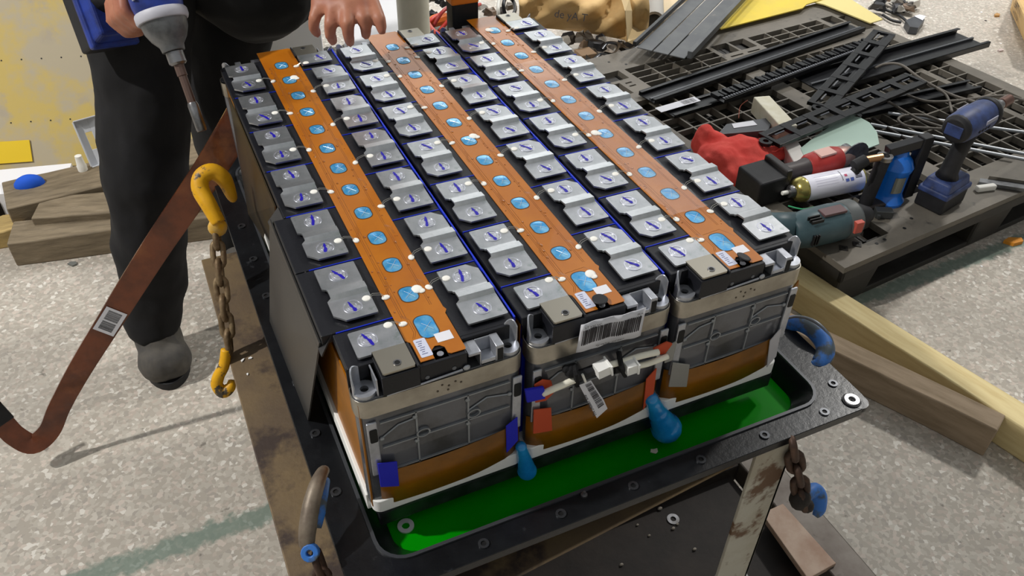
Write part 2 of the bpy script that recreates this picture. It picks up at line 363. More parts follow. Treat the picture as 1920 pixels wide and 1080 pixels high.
def bolt_hole(x, y, z=-.219):
    b = local(tray); b.ring((x, y), .0032, .0062, z, z + .0018, 14); o = b.build('threaded_insert', M('insert', (92, 94, 98), .25, .8), tray)
    b = local(tray); b.ring((x, y), .0003, .0033, z, z + .0004, 12); h = b.build('bolt_hole', M('hole', (8, 8, 9), .6), tray); return o
for i in range(6): bolt_hole(.010 + i * .0936, -.1215)
bolt_hole(-.112, -.118); bolt_hole(.522, -.087)
for i in range(8): bolt_hole(-.117, .098 + i * .0936 - .09)
for i in range(8): bolt_hole(.521, .02 + i * .0936)
for (cx, cy) in ((X1 - .014, Y0 + .012), (X0 + .014, Y0 + .012)):
    b = local(tray); b.m = b.m @ Matrix.Translation((cx, cy, 0)); b.lathe([(.0125, -.226), (.0125, -.2187)], 20); b.build('corner_ear', steelblk, tray)
for (px, py, l) in ((1597, 750, 'bright steel washer on the right front ear of the black tray'), (761, 987, 'shiny washer lying in the green coolant near the left end')):
    on = px > 1000; c = un(px, py, -.2175 if on else -.2475)
    t = thing('washer', l, 'washer', c); MB().ring((0, 0), .0045 if not on else .0048, .0095, 0, .002, 24).build('washer_ring', M('bright_zinc')if 0 else M('bright_zinc', (226, 226, 228), .3, .3), t)
    if on: MB().ring((0, 0), .001, .012, -.0012, 0, 20).build('rubber_seat', rubber, t)
t = thing('paint_flake', 'small pale flake floating on the green coolant', 'debris', un(1226, 846, -.2475)); MB().prism([(-.005, 0), (-.002, .004), (.001, .0025), (.006, .002), (.004, -.003), (0, -.0045)], 0, .0008).build('flake', M('flake', (205, 200, 185), .6), t)
# long black seat rails under the modules
b = local(tray); b.box((-.083, -.049, -.229), (.450, -.030, -.2032)); b.build('seat_rail', M('rail_black', (22, 23, 26), .3, col2=(46, 48, 50), sc1=40), tray, .002)
b = local(tray); b.box((-.083, .66, -.222), (.452, .675, -.2032)); b.build('seat_rail', blackp, tray, .002)

# ================================================================== modules
P = 0.05426
def mesh_from(b, name, mat):
    o = b.build(name, mat); me = o.data; bpy.data.objects.remove(o, do_unlink=True); return me
def inst(me, name, parent, loc=(0, 0, 0), rz=0, mods=None):
    o = bpy.data.objects.new(name, me); COL.objects.link(o); o.parent = parent; o.location = loc; o.rotation_euler = (0, 0, rz); return o
# busbar: centred, long in y (0.092), step in the middle
def busbar_mesh(side):
    L = .0455; hw = .022; prof = [(-L, 0), (-.0125, 0), (-.0090, .0056), (.001, .0062), (.0060, .0008), (.009, 0), (L, 0)]
    # finer sections with half widths; outer corner chamfers
    ys = [-L, -L + .0012, -L + .006, -L + .011, -.012, -.0105, -.0085, .003, .0062, .0085, .011, L - .011, L - .006, L - .0012, L]
    def z(y):
        for (a, za), (c, zc) in zip(prof[:-1], prof[1:]):
            if a <= y <= c: return za + (zc - za) * (y - a) / (c - a)
        return 0
    top = []; 
    for y in ys:
        inn = hw; out = hw
        if abs(y) > L - .0005: inn = hw - .0012; out = hw - .0012
        if -.0115 < y < .0095: inn = hw - .0005; out = hw - .004
        if side < 0 and y < -L + .0105: out = hw - .0105 * ((-L + .0115 - y) / .0115)
        if side > 0 and y > L - .0105: out = hw - .0105 * ((y - (L - .0115)) / .0115)
        l, r = (out, inn) if side < 0 else (inn, out)
        if side > 0 and -.0115 < y < .0095: l, r = hw - .004, hw - .0005
        if side > 0 and y > L - .0105: l = hw; r = out
        top.append((-l, r, y, z(y)))
    vs = []; th = .0022
    for l, r, y, zz in top: vs += [(l, y, zz + th), (r, y, zz + th), (r, y, zz), (l, y, zz)]
    fs = []; n = len(top)
    for i in range(n - 1):
        for j in range(4): fs.append((i * 4 + j, i * 4 + (j + 1) % 4, (i + 1) * 4 + (j + 1) % 4, (i + 1) * 4 + j))
    fs += [(0, 1, 2, 3), tuple(reversed(range(n * 4 - 4, n * 4)))]
    return MB().add(vs, fs)
BB = {s: mesh_from(busbar_mesh(s), 'busbar', alu) for s in (-1, 1)}
def weld():
    b = MB(); b.ring((0, 0), .0086, .0102, 0, .0006, 24); b.ring((0, 0), .0045, .0053, 0, .0005, 18); return b
WELD = mesh_from(weld(), 'weld_ring', ringm)
DISC = mesh_from(MB().lathe([(.0078, 0), (.0078, .0003), (.0015, .0004)], 20), 'weld_disc', M('weld_face', (214, 216, 224), .35, .7, col2=(205, 208, 216), sc1=300))
def ink(seed):
    rr = random.Random(seed); b = MB(); L = rr.uniform(.0085, .0115); mid = rr.uniform(-.002, .002)
    p = [(-.0004, L), (.0006, L - .002), (.0013, mid + .0015), (.0008, mid), (.0018, mid - .0035), (.0012, -L + .001), (-.0002, -L), (-.0012, -L + .002), (-.0006, mid - .001), (-.0012, mid + .002)]
    p = [(x * 1.35 + rr.uniform(-.0003, .0003), y) for x, y in p]; b.prism(p, 0, .0002); return b
INK = [mesh_from(ink(i), 'marker_stroke', marker) for i in range(6)]
DOT = mesh_from(MB().sphere((0, 0, 0), .0048, 12, 6, 1, .95, .3), 'sealant_dot', whites)
DOT2 = mesh_from(MB().sphere((0, 0, 0), .0043, 10, 6, 1.1, .85, .4), 'sealant_dot', whites)
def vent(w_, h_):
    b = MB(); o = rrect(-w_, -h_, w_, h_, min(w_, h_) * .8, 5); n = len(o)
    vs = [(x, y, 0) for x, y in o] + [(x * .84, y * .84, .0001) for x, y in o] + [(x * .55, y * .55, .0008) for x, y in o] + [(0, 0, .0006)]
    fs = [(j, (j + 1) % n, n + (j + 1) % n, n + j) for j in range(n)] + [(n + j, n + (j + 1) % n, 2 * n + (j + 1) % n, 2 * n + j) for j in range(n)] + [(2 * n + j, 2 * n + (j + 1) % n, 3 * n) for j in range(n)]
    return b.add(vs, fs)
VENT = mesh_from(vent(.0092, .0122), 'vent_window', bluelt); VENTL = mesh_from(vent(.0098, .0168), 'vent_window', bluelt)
rimb = MB(); oo = rrect(-.0101, -.0131, .0101, .0131, .0085, 5); ii = rrect(-.0091, -.0121, .0091, .0121, .0075, 5); frame(oo, ii, 0, .0003, rimb); VRIM = mesh_from(rimb, 'window_rim', M('win_rim', (74, 52, 34), .5))
rimb = MB(); oo = rrect(-.0107, -.0177, .0107, .0177, .0088, 5); ii = rrect(-.0097, -.0167, .0097, .0167, .0078, 5); frame(oo, ii, 0, .0003, rimb); VRIML = mesh_from(rimb, 'window_rim', MATS['win_rim'])
XM = mesh_from(MB().tube([(-.005, -.006, 0), (0, 0, .0002), (.005, .006, 0)], .00025, 4).tube([(-.005, .006, 0), (0, 0, .0002), (.005, -.006, 0)], .00025, 4), 'film_crease', M('crease', (215, 235, 245), .15, .3))

def terminal_mesh():   # front: flat plate with bolt tab towards -y
    p = [(-.024, .0165), (.024, .0165), (.024, -.0165), (.0225, -.050), (-.0085, -.050), (-.0095, -.0205), (-.0235, -.0205)]
    return p
TERM = mesh_from(MB().prism([(-.0225, .017), (.0225, .017), (.024, .0155), (.024, -.0175), (-.0095, -.0175), (-.0105, -.0205), (-.0225, -.0205), (-.024, -.019), (-.024, .0155)], 0, .0024), 'terminal_plate', alu)
TAB = mesh_from(MB().prism([(-.0095, -.0175), (.024, -.0175), (.0240, -.049), (.0228, -.0505), (-.0075, -.0505), (-.0088, -.049)], 0, .0026), 'bolt_tab', nickel)
THOLE = mesh_from(MB().ring((0, 0), .0028, .0042, 0, .0006, 16), 'tab_hole_rim', steel)
THOLE2 = mesh_from(MB().ring((0, 0), .0001, .003, 0, .0002, 12), 'tab_hole', M('hole', (8, 8, 9), .6))

def panel_ends(i):   # end plate with ribs, at the front (y = -.052), local to the module
    pass

labels = ['left battery module with blue tape tabs, beside the black flap plates', 'middle battery module with the barcode label on its front face', 'right battery module with glossy film glare, nearest the plastic pallet']
mods = []
for mi in range(3):
    m = thing('battery_module', labels[mi], 'battery module', (mi * .18, .325, -.215), 0, 'battery modules in the tray')
    mods.append(m)
    oy = -.325; oz = .215      # module-local = world - (mi*.18, .325, -.215)
    xe = -.0905 if mi == 0 else -.0850
    def LB():
        b = MB(); b.m = Matrix.Translation((0, oy, oz)); return b
    T = lambda x, y, z: (x, y + oy, z + oz)
    xl = -.0845
    # cells (blue film wrapped)
    cell = MB().box((-.0845, -.0262, -.182), (.0845, .0262, -.006)); cme = mesh_from(cell, 'cell', bluef)
    for j in range(13): inst(cme, 'cell', m, T(0, j * P, 0))
    # black covers: one plate for every cell pair and side, thin blue seam between them
    for side in (-1, 1):
        if side < 0: segs = [(-.5, .5)] + [(k + .5, k + 2.5) for k in range(0, 12, 2)]
        else: segs = [(k - .5, k + 1.5) for k in range(0, 12, 2)] + [(11.5, 12.5)]
        for (a, c) in segs:
            g = .0007
            xo = .0862 if not (mi == 0 and side < 0) else (.0895 if c < 1 else (.1005 if c < 5 else .0885))
            if side < 0: xa, xb = -xo, -.0255
            else: xa, xb = .0255, xo
            b = LB(); b.box((xa, a * P + g, -.012), (xb, c * P - g, -.0006)); b.build('cell_cover', blackp, m, .0012)
    b = LB(); b.box((-.0262, -.5 * P, -.012), (.0262, 12.5 * P, -.0012)); b.build('centre_channel', blackp, m)
    for side in (-1, 1):
        for k in ([.5] + [q + .5 for q in range(2, 12, 2)] if side < 0 else [q + 1.5 for q in range(0, 12, 2)]):
            b = LB(); xa, xb = (-.0855, -.0265) if side < 0 else (.0265, .0855); b.box((xa, k * P - .0006, -.010), (xb, k * P + .0006, -.0001)); b.build('seam_film', bluef, m)
    # blue seam film standing between modules
    if mi < 2:
        b = LB(); b.box((.0866, -.022, -.03), (.0886, 12.6 * P, .0006)); b.build('blue_liner', bluef, m)
    b = LB(); b.box((-.0862, -.022, -.17), (-.0850, 12.5 * P, -.011)); b.build('kapton_wrap', kapt, m)
    b = LB(); b.box((.0850, -.022, -.17), (.0862, 12.5 * P, -.011)); b.build('kapton_wrap', kapt, m)
    # ---- flex circuit
    yE = -.0455; yB = 12.5 * P + .032
    fp = [(-.0265, yB), (-.0265, -.012), (-.0225, -.016), (-.0225, yE), (-.008, yE), (-.008, yE + .007), (-.0065, yE + .012), (-.002, yE + .016), (.003, yE + .015), (.0065, yE + .011), (.0065, yE + .002), (.0095, yE), (.0235, yE), (.0250, yE + .0015), (.0250, .012), (.0282, .017), (.0265, .022), (.0265, yB - .004), (.0235, yB)]
    b = LB(); b.prism(list(reversed(fp)), -.0004, .0004); fc = b.build('flex_circuit', poly, m)
    fc['label'] = 'orange flexible circuit strip'
    b = LB()
    def tr(pts): b.tube([(x, y, .00042) for x, y in pts], .00022, 4)
    for x in (-.019, -.0172, .0150, .0168, -.0145): tr([(x, .02 if x < 0 else .03), (x, 12 * P)])
    for j in range(0, 12, 2):
        y = j * P + .065; tr([(-.0172, y + .02), (-.0172, y + .008), (-.021, y + .002), (-.021, y - .008)]); tr([(-.0158, y + .02), (-.0158, y + .007), (-.0195, y + .001), (-.0195, y - .008)])
        tr([(.0168, y + .01), (.0215, y + .004), (.0215, y - .01)]); tr([(.0150, y + .01), (.0200, y + .002), (.0200, y - .01)])
    tr([(-.0172, .025), (-.0125, .016), (-.0125, -.004), (-.0165, -.012)]); tr([(-.019, .025), (-.0145, .017), (-.0145, -.004), (-.0185, -.012)])
    if mi: tr([(-.0125, .02), (0, .021), (.012, .022), (.018, .012), (.021, .004)])
    b.build('copper_trace', trace, fc)
    for j in range(13):
        lg = j in (0, 12)
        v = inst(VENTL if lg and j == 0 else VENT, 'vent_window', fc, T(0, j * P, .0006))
        inst(VRIML if lg and j == 0 else VRIM, 'window_rim', fc, T(0, j * P, .00045)); inst(XM, 'film_crease', fc, T(.001, j * P - .001, .0016), random.uniform(-.2, .2))
    b = LB(); rr = random.Random(20 + mi)
    for k in range(70):
        yy = rr.uniform(.03, 12 * P); xx = rr.choice([-1, 1]) * rr.uniform(.011, .024); b.sphere((xx, yy, .0005), rr.uniform(.0006, .0019), 7, 4, 1, rr.uniform(.8, 1.5), .35)
    o = b.build('droplet', M('droplet', (150, 84, 16), .05, 0, coat=1.0), fc, smooth=True); o['kind'] = 'stuff'
    if mi == 2:
        b = LB(); rf = random.Random(5); hg = {}
        def film(u, v):
            k_ = (round(u * 60), round(v * 10)); hg.setdefault(k_, rf.uniform(-.0011, .0011)); y_ = 1.2 * P + u * 8.3 * P
            return (-.026 + .052 * v + .001 * math.sin(u * 30), y_, .0026 + hg[k_] + .0008 * math.sin(u * 55 + v * 9) * math.sin(v * 7 + u * 13))
        b.grid(film, 60, 10); fl = b.build('clear_film', M('clear_film', (255, 255, 255), .06, 0, coat=1.0, alpha=.10), fc); fl['label'] = 'crinkled clear film over the strip'
    # stickers on the strip
    b = LB(); b.prism(rrect(-.0195, -.041, -.0075, -.0145, .0015), .0004, .0008); s1 = b.build('sticker', M('pale_sticker', (200, 204, 222), .4), fc)
    b = LB(); b.m = b.m @ Matrix.Translation((.011, -.0205, 0)); b.box((-.0085, -.0065, .0004), (.0085, .0065, .0008)); b.build('sticker', paperm, fc)
    b = LB()
    for k in range(7): b.box((-.0175 + (k % 2) * .001, -.018 - k * .0030, .0008), (-.0115 - (k % 3) * .001, -.0190 - k * .0030, .00085))
    b.build('printed_line', M('blue_print', (90, 96, 130), .6), fc)
    b = LB(); b.m = b.m @ Matrix.Translation((-.0005, yE + .0045, 0)); b.box((-.007, -.006, -.003), (.0068, .007, -.0012)); b.ring((0, 0), .0002, .0034, -.0012, -.0004, 14)
    b.build('rivet_hole', castalu if mi else M('hole_plate', (150, 152, 160), .4, .5), fc)
    if mi in (1, 2):
        b = LB(); b.m = b.m @ Matrix.Translation((-.001 if mi == 1 else .0015, yE + .009, .0)) @ Matrix.Rotation(.35 if mi == 2 else 0, 4, 'Y')
        b.lathe([(.0025, -.002), (.003, .003), (.008, .0035), (.0085, .0045), (.0075, .0052), (.0, .0054)], 20); b.build('plastic_rivet', rubber, fc, smooth=False)
    # ---- busbars
    for side in (-1, 1):
        cx = -.0600 if side < 0 else .0605
        cen = [(k + 1.5) for k in range(0, 12, 2)] if side < 0 else [(k + .5) for k in range(0, 12, 2)]
        for n_, c in enumerate(cen):
            bb = inst(BB[side], 'busbar', m, T(cx, c * P, .0026))
            for dy in (-1, 1):
                wy = dy * (P / 2 + .0005) + (.003 if dy > 0 else -.003) * 0
                wr = inst(WELD, 'weld_ring', bb, (0, wy, .0022)); inst(DISC, 'weld_disc', bb, (0, wy, .0021))
                inst(random.choice(INK), 'marker_stroke', bb, (random.uniform(-.001, .001), wy + random.uniform(-.001, .003), .00275), random.uniform(-.25, .45) + (.15 if mi else 0))
            near = (mi != 1) or (side < 0 and n_ == 5)
            if mi == 0 and side > 0 and n_ == 0: near = False
            if mi == 2 and side > 0 and n_ == 0: near = False
            dyy = -P / 2 + .001 if near else P / 2 + .004
            if near: dyy = -P / 2 + .006
            inst(DOT, 'sealant_dot', bb, (-side * .0165, dyy, .0025))
            wy = c * P + dyy
            inst(DOT2, 'sealant_dot', fc, T(side * .0235, wy - .002, .001), random.uniform(0, 3))
            b = LB()
            for e in (0, .0022):
                b.tube([(side * .0235, wy - .002 + e, .001), (side * .0285, wy - .001 + e * 1.4, .0055), (side * .036, wy + e * 1.2, .007), (side * .0440, wy + e * .5, .0040)], .0003, 5)
            b.build('lead_wire', wire_m, fc)
        # terminals
        if side < 0: tx, ty, rz = -.0525, 0.0, 0
        else: tx, ty, rz = .0525, 12 * P, PI
        tp = inst(TERM, 'terminal_plate', m, T(tx, ty, .0018), rz)
        inst(TAB, 'bolt_tab', tp, (0, 0, -.0001)); inst(THOLE, 'tab_hole_rim', tp, (.0085, -.041, .0025)); inst(THOLE2, 'tab_hole', tp, (.0085, -.041, .0026))
        inst(WELD, 'weld_ring', tp, (-.008, .001, .0024)); inst(DISC, 'weld_disc', tp, (-.008, .001, .0023)); inst(INK[mi], 'marker_stroke', tp, (-.008, .001, .0029), .3)
        inst(DOT, 'sealant_dot', tp, (.017, .013, .0026))
        sg = 1 if side < 0 else -1
        inst(DOT2, 'sealant_dot', fc, T(-sg * .0205, ty + sg * .012, .001))
        b = LB(); 
        for e in (0, .002): b.tube([(-sg * .0205, ty + sg * .012 + e, .001), (-sg * .027, ty + sg * .013 + e, .005), (-sg * .034, ty + sg * .0135 + e, .0042)], .0003, 5)
        b.build('lead_wire', wire_m, fc)
        # black terminal block under the tab
        b = LB(); yy0, yy1 = (-.0525, -.018) if side < 0 else (12 * P + .018, 12 * P + .0525)
        xx0, xx1 = (-.0635, -.0255) if side < 0 else (.0255, .0635)
        b.box((xx0, yy0, -.0235), (xx1, yy1, .0008)); b.box((xx0 if side > 0 else xx1 - .0025, yy0, .0008), (xx0 + .0025 if side > 0 else xx1, yy1, .0045)); b.build('terminal_block', blackp, m, .0008)
    # silicone blobs beside a vent
    for (jj, dx, dy) in {0: ((11, .008, .005), (1, .011, .004)), 1: ((6, .010, .008), (0, .0125, .008)), 2: ((12, -.0085, .004), (5, -.012, .006))}[mi]:
        b = LB(); b.m = b.m @ Matrix.Translation((dx, jj * P + dy, .001)) @ Matrix.Rotation(random.uniform(-.4, .4), 4, 'Z'); b.sphere((0, 0, 0), .0062, 12, 6, 1, 1.15, .3); b.sphere((.003, -.0045, 0), .0042, 10, 6, 1, 1, .3)
        b.build('silicone_blob', whites, fc, smooth=True)
    # ---- front and back end structure
    for fr in (1, -1):
        def EB():
            b = LB()
            if fr < 0: b.m = b.m @ Matrix.Translation((0, 12 * P, 0)) @ Matrix.Rotation(PI, 4, 'Z')
            return b
        yf = -.0505
        b = EB(); b.box((-.0250, -.0500, -.0238), (.0240, -.0262, -.0012)); b.build('end_cover', blackp, m, .0008)
        b = EB(); b.box((-.0845, -.0262, -.035), (.0845, -.0255, -.002)); b.box((.026, -.0300, -.026), (.0845, -.0262, -.001)); b.build('end_cover', blackp, m, .0006)
        b = EB(); b.prism(rrect(xe if fr > 0 else -.085, yf, .0850 if fr > 0 else -xe, -.0262, .012, 6), -.1835, -.0240); ep = b.build('end_plate', darkcast, m, .0008)
        # ribs
        b = EB()
        for z in (-.060, -.097, -.135): b.box((-.07, yf - .0022, z), (.07, yf, z + .0016))
        for x in (-.034, .022): b.box((x, yf - .0022, -.166), (x + .0018, yf, -.058))
        b.tube([(-.070, yf - .001, -.082), (-.052, yf - .001, -.070), (-.034, yf - .001, -.068)], .0009, 4)
        b.tube([(.022, yf - .001, -.083), (.044, yf - .001, -.072), (.070, yf - .001, -.078)], .0009, 4)
        b.tube([(-.070, yf - .001, -.152), (-.052, yf - .001, -.136), (-.030, yf - .001, -.145), (.0, yf - .001, -.150), (.05, yf - .001, -.139), (.070, yf - .001, -.150)], .0009, 4)
        for (x, z) in ((-.034, -.0665), (.0228, -.0665), (-.034, -.103), (.0228, -.103), (-.07, -.083), (.07, -.078)): b.m = b.m; b.sphere((x, yf - .001, z), .003, 8, 5, 1, .6, 1)
        b.build('rib', M('rib_alloy', (150, 154, 158), .35, .5), ep)
        for (x, z) in ((-.027, -.092), (.029, -.088)):
            b = EB(); b.m = b.m @ Matrix.Translation((x, yf - .0015, z)) @ Matrix.Rotation(PI / 2, 4, 'X'); b.ring((0, 0), .0052, .0066, -.002, .0015, 18, 1.15, .9); b.build('boss_ring', MATS['rib_alloy'], ep)
        for sx in (-1, 1):
            b = EB(); b.box((sx * .0785 - .0055, yf - .003, -.134), (sx * .0785 + .0050, yf, -.0545)); b.build('corner_rail', castalu, ep, .001)
            b = EB(); b.prism(rrect(-.0045, -.010, .0045, .010, .003), 0, .0004); b.v = [tuple(Vector((v[0] * 0 + (v[0]), v[1], v[2]))) for v in b.v]
            b = EB(); b.m = b.m @ Matrix.Translation((sx * .0782, yf - .0032, -.073)) @ Matrix.Rotation(PI / 2, 4, 'X'); b.prism(rrect(-.0040, -.0095, .0040, .0095, .002), 0, .0004); b.build('slot', MATS['hole'], ep)
        # strap
        b = EB(); xl_, xr_ = (xe, .085) if fr > 0 else (-.085, -xe); o_ = rrect(xl_ - .0012, yf - .0016, xr_ + .0012, -.02, .013, 8); i_ = rrect(xl_ - .0002, yf - .0006, xr_ + .0002, -.021, .012, 8); frame(o_, i_, -.0475, -.0248, b); b.build('steel_strap', strapm, m)
        b = EB()
        for (x, z) in ((.003, -.036), (.010, -.033), (.016, -.0365), (-.004, -.0325), (-.009, -.0395), (.002, -.0415)): b.m = b.m; b.sphere((x, yf - .0018, z), .0013, 8, 5, 1, .3, 1)
        b.build('spot_weld', M('spot', (90, 80, 68), .5, .4), m)
        # lugs
        for sx in (-1, 1):
            cx, cy = (sx * .0728 if (sx > 0 or mi) else xe + .0124), -.0385
            b = EB(); b.m = b.m @ Matrix.Translation((cx, cy, 0)); b.ring((0, 0), .0042, .0118, -.0275, -.0195, 22)
            lug = b.build('mounting_lug', castalu, m)
            b = EB(); b.m = b.m @ Matrix.Translation((cx, cy, 0)); b.ring((0, 0), .0002, .0042, -.0245, -.0235, 14); b.build('lug_hole', MATS['hole'], lug)
            b = EB(); A = []
            a0, a1 = (95, 200) if sx < 0 else (10, 85)
            n = 10
            for i in range(n + 1):
                a = math.radians(a0 + (a1 - a0) * i / n); A.append((cx + .0118 * math.cos(a), cy + .0118 * math.sin(a)))
            B_ = [(cx + (x - cx) * .87, cy + (y - cy) * .87) for x, y in A]
            hh = [.0005 + .006 * math.sin(PI * i / n) - (.012 * (i / n) ** 3 if sx < 0 else 0) for i in range(n + 1)]
            vs = [(x, y, -.022) for x, y in A] + [(x, y, -.022) for x, y in B_] + [(x, y, h) for (x, y), h in zip(A, hh)] + [(x, y, h) for (x, y), h in zip(B_, hh)]
            N = n + 1; fs = []
            for i in range(n): fs += [(i, i + 1, 2 * N + i + 1, 2 * N + i), (N + i, 3 * N + i, 3 * N + i + 1, N + i + 1), (2 * N + i, 2 * N + i + 1, 3 * N + i + 1, 3 * N + i)]
            fs += [(0, 2 * N, 3 * N, N), (n, N + n, 3 * N + n, 2 * N + n)]
            b.add(vs, fs); b.build('lug_wall', castalu, lug)
            if sx < 0:
                b = EB(); b.box((cx + .0095, cy - .011, -.024), (cx + .0110, cy + .012, -.002))
                b.build('lug_wall', castalu, lug); b = EB(); b.box((xl_, cy + .0125, -.024), (cx + .011, -.0255, -.0015)); b.build('end_cover', blackp, m) if 0 else None
                b = EB(); b.box((xl_, -.0263, -.03), (-.0255, -.0240, -.0010)); bb_ = b.build('end_cover', blackp, m); b = EB(); b.box((cx + .0095, cy + .006, -.022), (cx + .0110, cy + .012, -.004)); b.build('lug_wall', castalu, lug)
            else:
                b = EB()   # open pocket box beside the lug
                b.box((.0255, -.0500, -.0085), (.0385, -.0305, -.005)); b.box((.0375, -.0500, -.025), (.0390, -.0305, -.005)); b.box((.0390, -.0320, -.025), (.0560, -.0305, -.005))
                b.box((.0390, -.0500, -.025), (.0560, -.0320, -.022)); b.box((.0550, -.0500, -.025), (.0635, -.0305, -.0045)); b.box((.0390, -.0500, -.025), (.055, -.0485, -.018))
                b.build('pocket_bracket', castalu, m, .0007)
                b = EB(); b.box((.0565, -.0507, -.0235), (.0625, -.0503, -.0085)); b.build('slot', MATS['hole'], m)
        b = EB(); b.tube([(-.060, yf - .001, -.0238), (-.022, yf - .001, -.0228), (.0, yf - .001, -.0215), (.018, yf - .001, -.0205)], .0011, 6); b.sphere((.0225, yf - .001, -.0195), .0040, 10, 6, 1, .5, .9); b.build('earth_strip', castalu, m)
        b = EB(); b.sphere((-.018, -.0503, -.018), .0024, 8, 5, 1, .3, 1); b.sphere((.010, -.0503, -.0165), .0024, 8, 5, 1, .3, 1); b.build('cover_pin', M('pin', (110, 112, 116), .4), m)
        # kapton band with a sagging upper edge, and white foam pad
        b = EB(); N = 16; vs = []; 
        for i in range(N + 1):
            t_ = i / N; x = -.0858 + .1716 * t_; yy = yf - .0012 if .08 < t_ < .92 else yf + (.008 if t_ in (0, 1) else .0008)
            zt = -.139 + .008 * (2 * t_ - 1) ** 2 + .006 * t_; zl = -.1855 - .004 * math.sin(PI * min(1, t_ * 1.2)) + .013 * max(0, (t_ - .6) / .4) ** 2
            vs += [(x, yy - .002, zt), (x, yy - .0024, zl)]
        b.add(vs, [(2 * i, 2 * i + 1, 2 * i + 3, 2 * i + 2) for i in range(N)]); b.build('kapton_band', kapt, m, solid=.0006, smooth=True)
        b = EB(); b.prism(rrect(-.0885, yf - .0035, .0875, .02, .010, 6), -.1975, -.1785); b.build('foam_pad', foam, m, .001)
        b = EB(); b.prism(rrect(-.0868, yf - .002, .0868, .02, .010, 6), -.2030, -.1975); b.build('base_edge', M('edge_film', (54, 56, 58), .25, .3), m)
    b = LB(); b.box((-.0865, 0, -.2030), (.0865, 12 * P, -.182)); b.build('foam_pad', foam, m, .001)

# tape tabs (stuck on the modules: parts of them)
def tab_on_front(m, mi, px, mat, name='tape_tab', lab=None, y=-.0570, bend=None):
    p = [un(x, yy, y, 1) for x, yy in px]
    b = MB(); b.m = Matrix.Translation(-Vector(m.location)); b.quad(p, -.0016); o = b.build(name, mat, m, .0012)
    if lab: o['label'] = lab
    return o
bt = M('blue_tape', (30, 34, 190), .7, bump=.2, bsc=400); ot = M('orange_tape', (198, 78, 42), .7, bump=.1, bsc=300); gt = M('grey_tape', (150, 148, 142), .4)
tab_on_front(mods[0], 0, [(708, 870), (745, 866), (749, 912), (714, 914)], bt, lab='blue tape tab at the left foot')
tab_on_front(mods[0], 0, [(949, 800), (971, 782), (972, 826), (950, 850)], bt, lab='blue tape tab at the right foot')
tab_on_front(mods[1], 1, [(1001, 769), (1034, 765), (1036, 808), (1000, 814)], ot, lab='orange tape tab at the left foot')
tab_on_front(mods[1], 1, [(1002, 722), (1018, 712), (1034, 714), (1040, 736), (1024, 752), (1004, 756)], ot, lab='orange tape tab above the foot')
tab_on_front(mods[1], 1, [(1212, 712), (1232, 690), (1226, 738), (1206, 770)], ot, lab='orange tape tab at the right foot', y=-.0568)
tab_on_front(mods[2], 2, [(1262, 680), (1294, 684), (1288, 726), (1254, 726)], gt, lab='grey tape tab at the left foot')
tab_on_front(mods[2], 2, [(1444, 640), (1466, 614), (1456, 668), (1438, 690)], M('pale_tape', (196, 194, 198), .4), lab='pale tape tab at the right foot')
tab_on_front(mods[2], 2, [(1499, 524), (1496, 545), (1474, 612), (1466, 612), (1484, 545)], kapt, 'film_flap', y=-.045)

# side flap plates hanging from the left module
flapm = M('flap_plate', (58, 57, 56), .38, .2, col2=(66, 64, 60), sc1=6)
b = MB(); b.m = Matrix.Translation(-Vector(mods[0].location))
p = [Vector((-.1012, .262, -.010)), Vector((-.1012, .030, -.010)), un(580, 788, -.2185), un(508, 602, -.2185)]; b.quad(p, .0018); o = b.build('side_flap', flapm, mods[0]); o['label'] = 'large dark grey flap plate leaning out at the left'
b = MB(); b.m = Matrix.Translation(-Vector(mods[0].location))
p = [Vector((-.0895, .60, -.012)), Vector((-.0895, .29, -.012)), un(527, 500, -.2185), Vector((-.099, .60, -.2185))]; b.quad(p, .0018); b.build('side_flap', M('flap_brown_reflection', (92, 78, 52), .3, .4, col2=(58, 56, 54), sc1=5), mods[0])  # brown reflection painted into the dark flap's colour
b = MB(); b.m = Matrix.Translation(-Vector(mods[0].location))
b.quad([Vector((-.0885, .27, -.0015)), Vector((-.0885, .028, -.0015)), Vector((-.1030, .022, -.022)), Vector((-.1030, .275, -.022))], .0015); b.build('cover_skirt', M('skirt', (46, 46, 48), .4), mods[0])
b = MB(); b.m = Matrix.Translation(-Vector(mods[0].location)); b.box((-.0885, -.048, -.19), (-.0868, .20, -.03)); b.build('kapton_wrap', kapt, mods[0])
b = MB(); b.m = Matrix.Translation(-Vector(mods[0].location)); b.box((-.0925, -.04, -.2030), (-.0868, .66, -.178)); b.build('foam_pad', foam, mods[0], .001)

# barcode helper: bars on a sticker lying in its local xy plane
def barcode(b, x0, x1, y0, y1, z, seed=1, vertical=False):
    rr = random.Random(seed); x = x0
    while x < x1:
        wd = rr.choice([.0005, .0009, .0014]) * (abs(x1 - x0) / .05); 
        if vertical: b.box((y0, x, z), (y1, min(x + wd, x1), z + .00012))
        else: b.box((x, y0, z), (min(x + wd, x1), y1, z + .00012))
        x += wd + rr.choice([.0006, .0008, .0012]) * (abs(x1 - x0) / .05)
pa, pb, pc = un(1079, 660, -.0575, 1), un(1200, 628, -.0575, 1), un(1083, 608, -.0575, 1)
mm = basis(pa, pb - pa, pc - pa); bl = thing('barcode_label', 'white wrinkled barcode label stuck on the middle module front', 'label', mat=mm)
wd = (pb - pa).length; hh = .039
b = MB(); b.grid(lambda u, v: (u * wd, v * hh, .0010 + .0009 * math.sin(u * 9 + v * 2) + .0005 * math.sin(u * 23)), 18, 4); b.build('paper', paperm, bl, solid=.0003, smooth=True)
b = MB(); rr = random.Random(3); x = .004
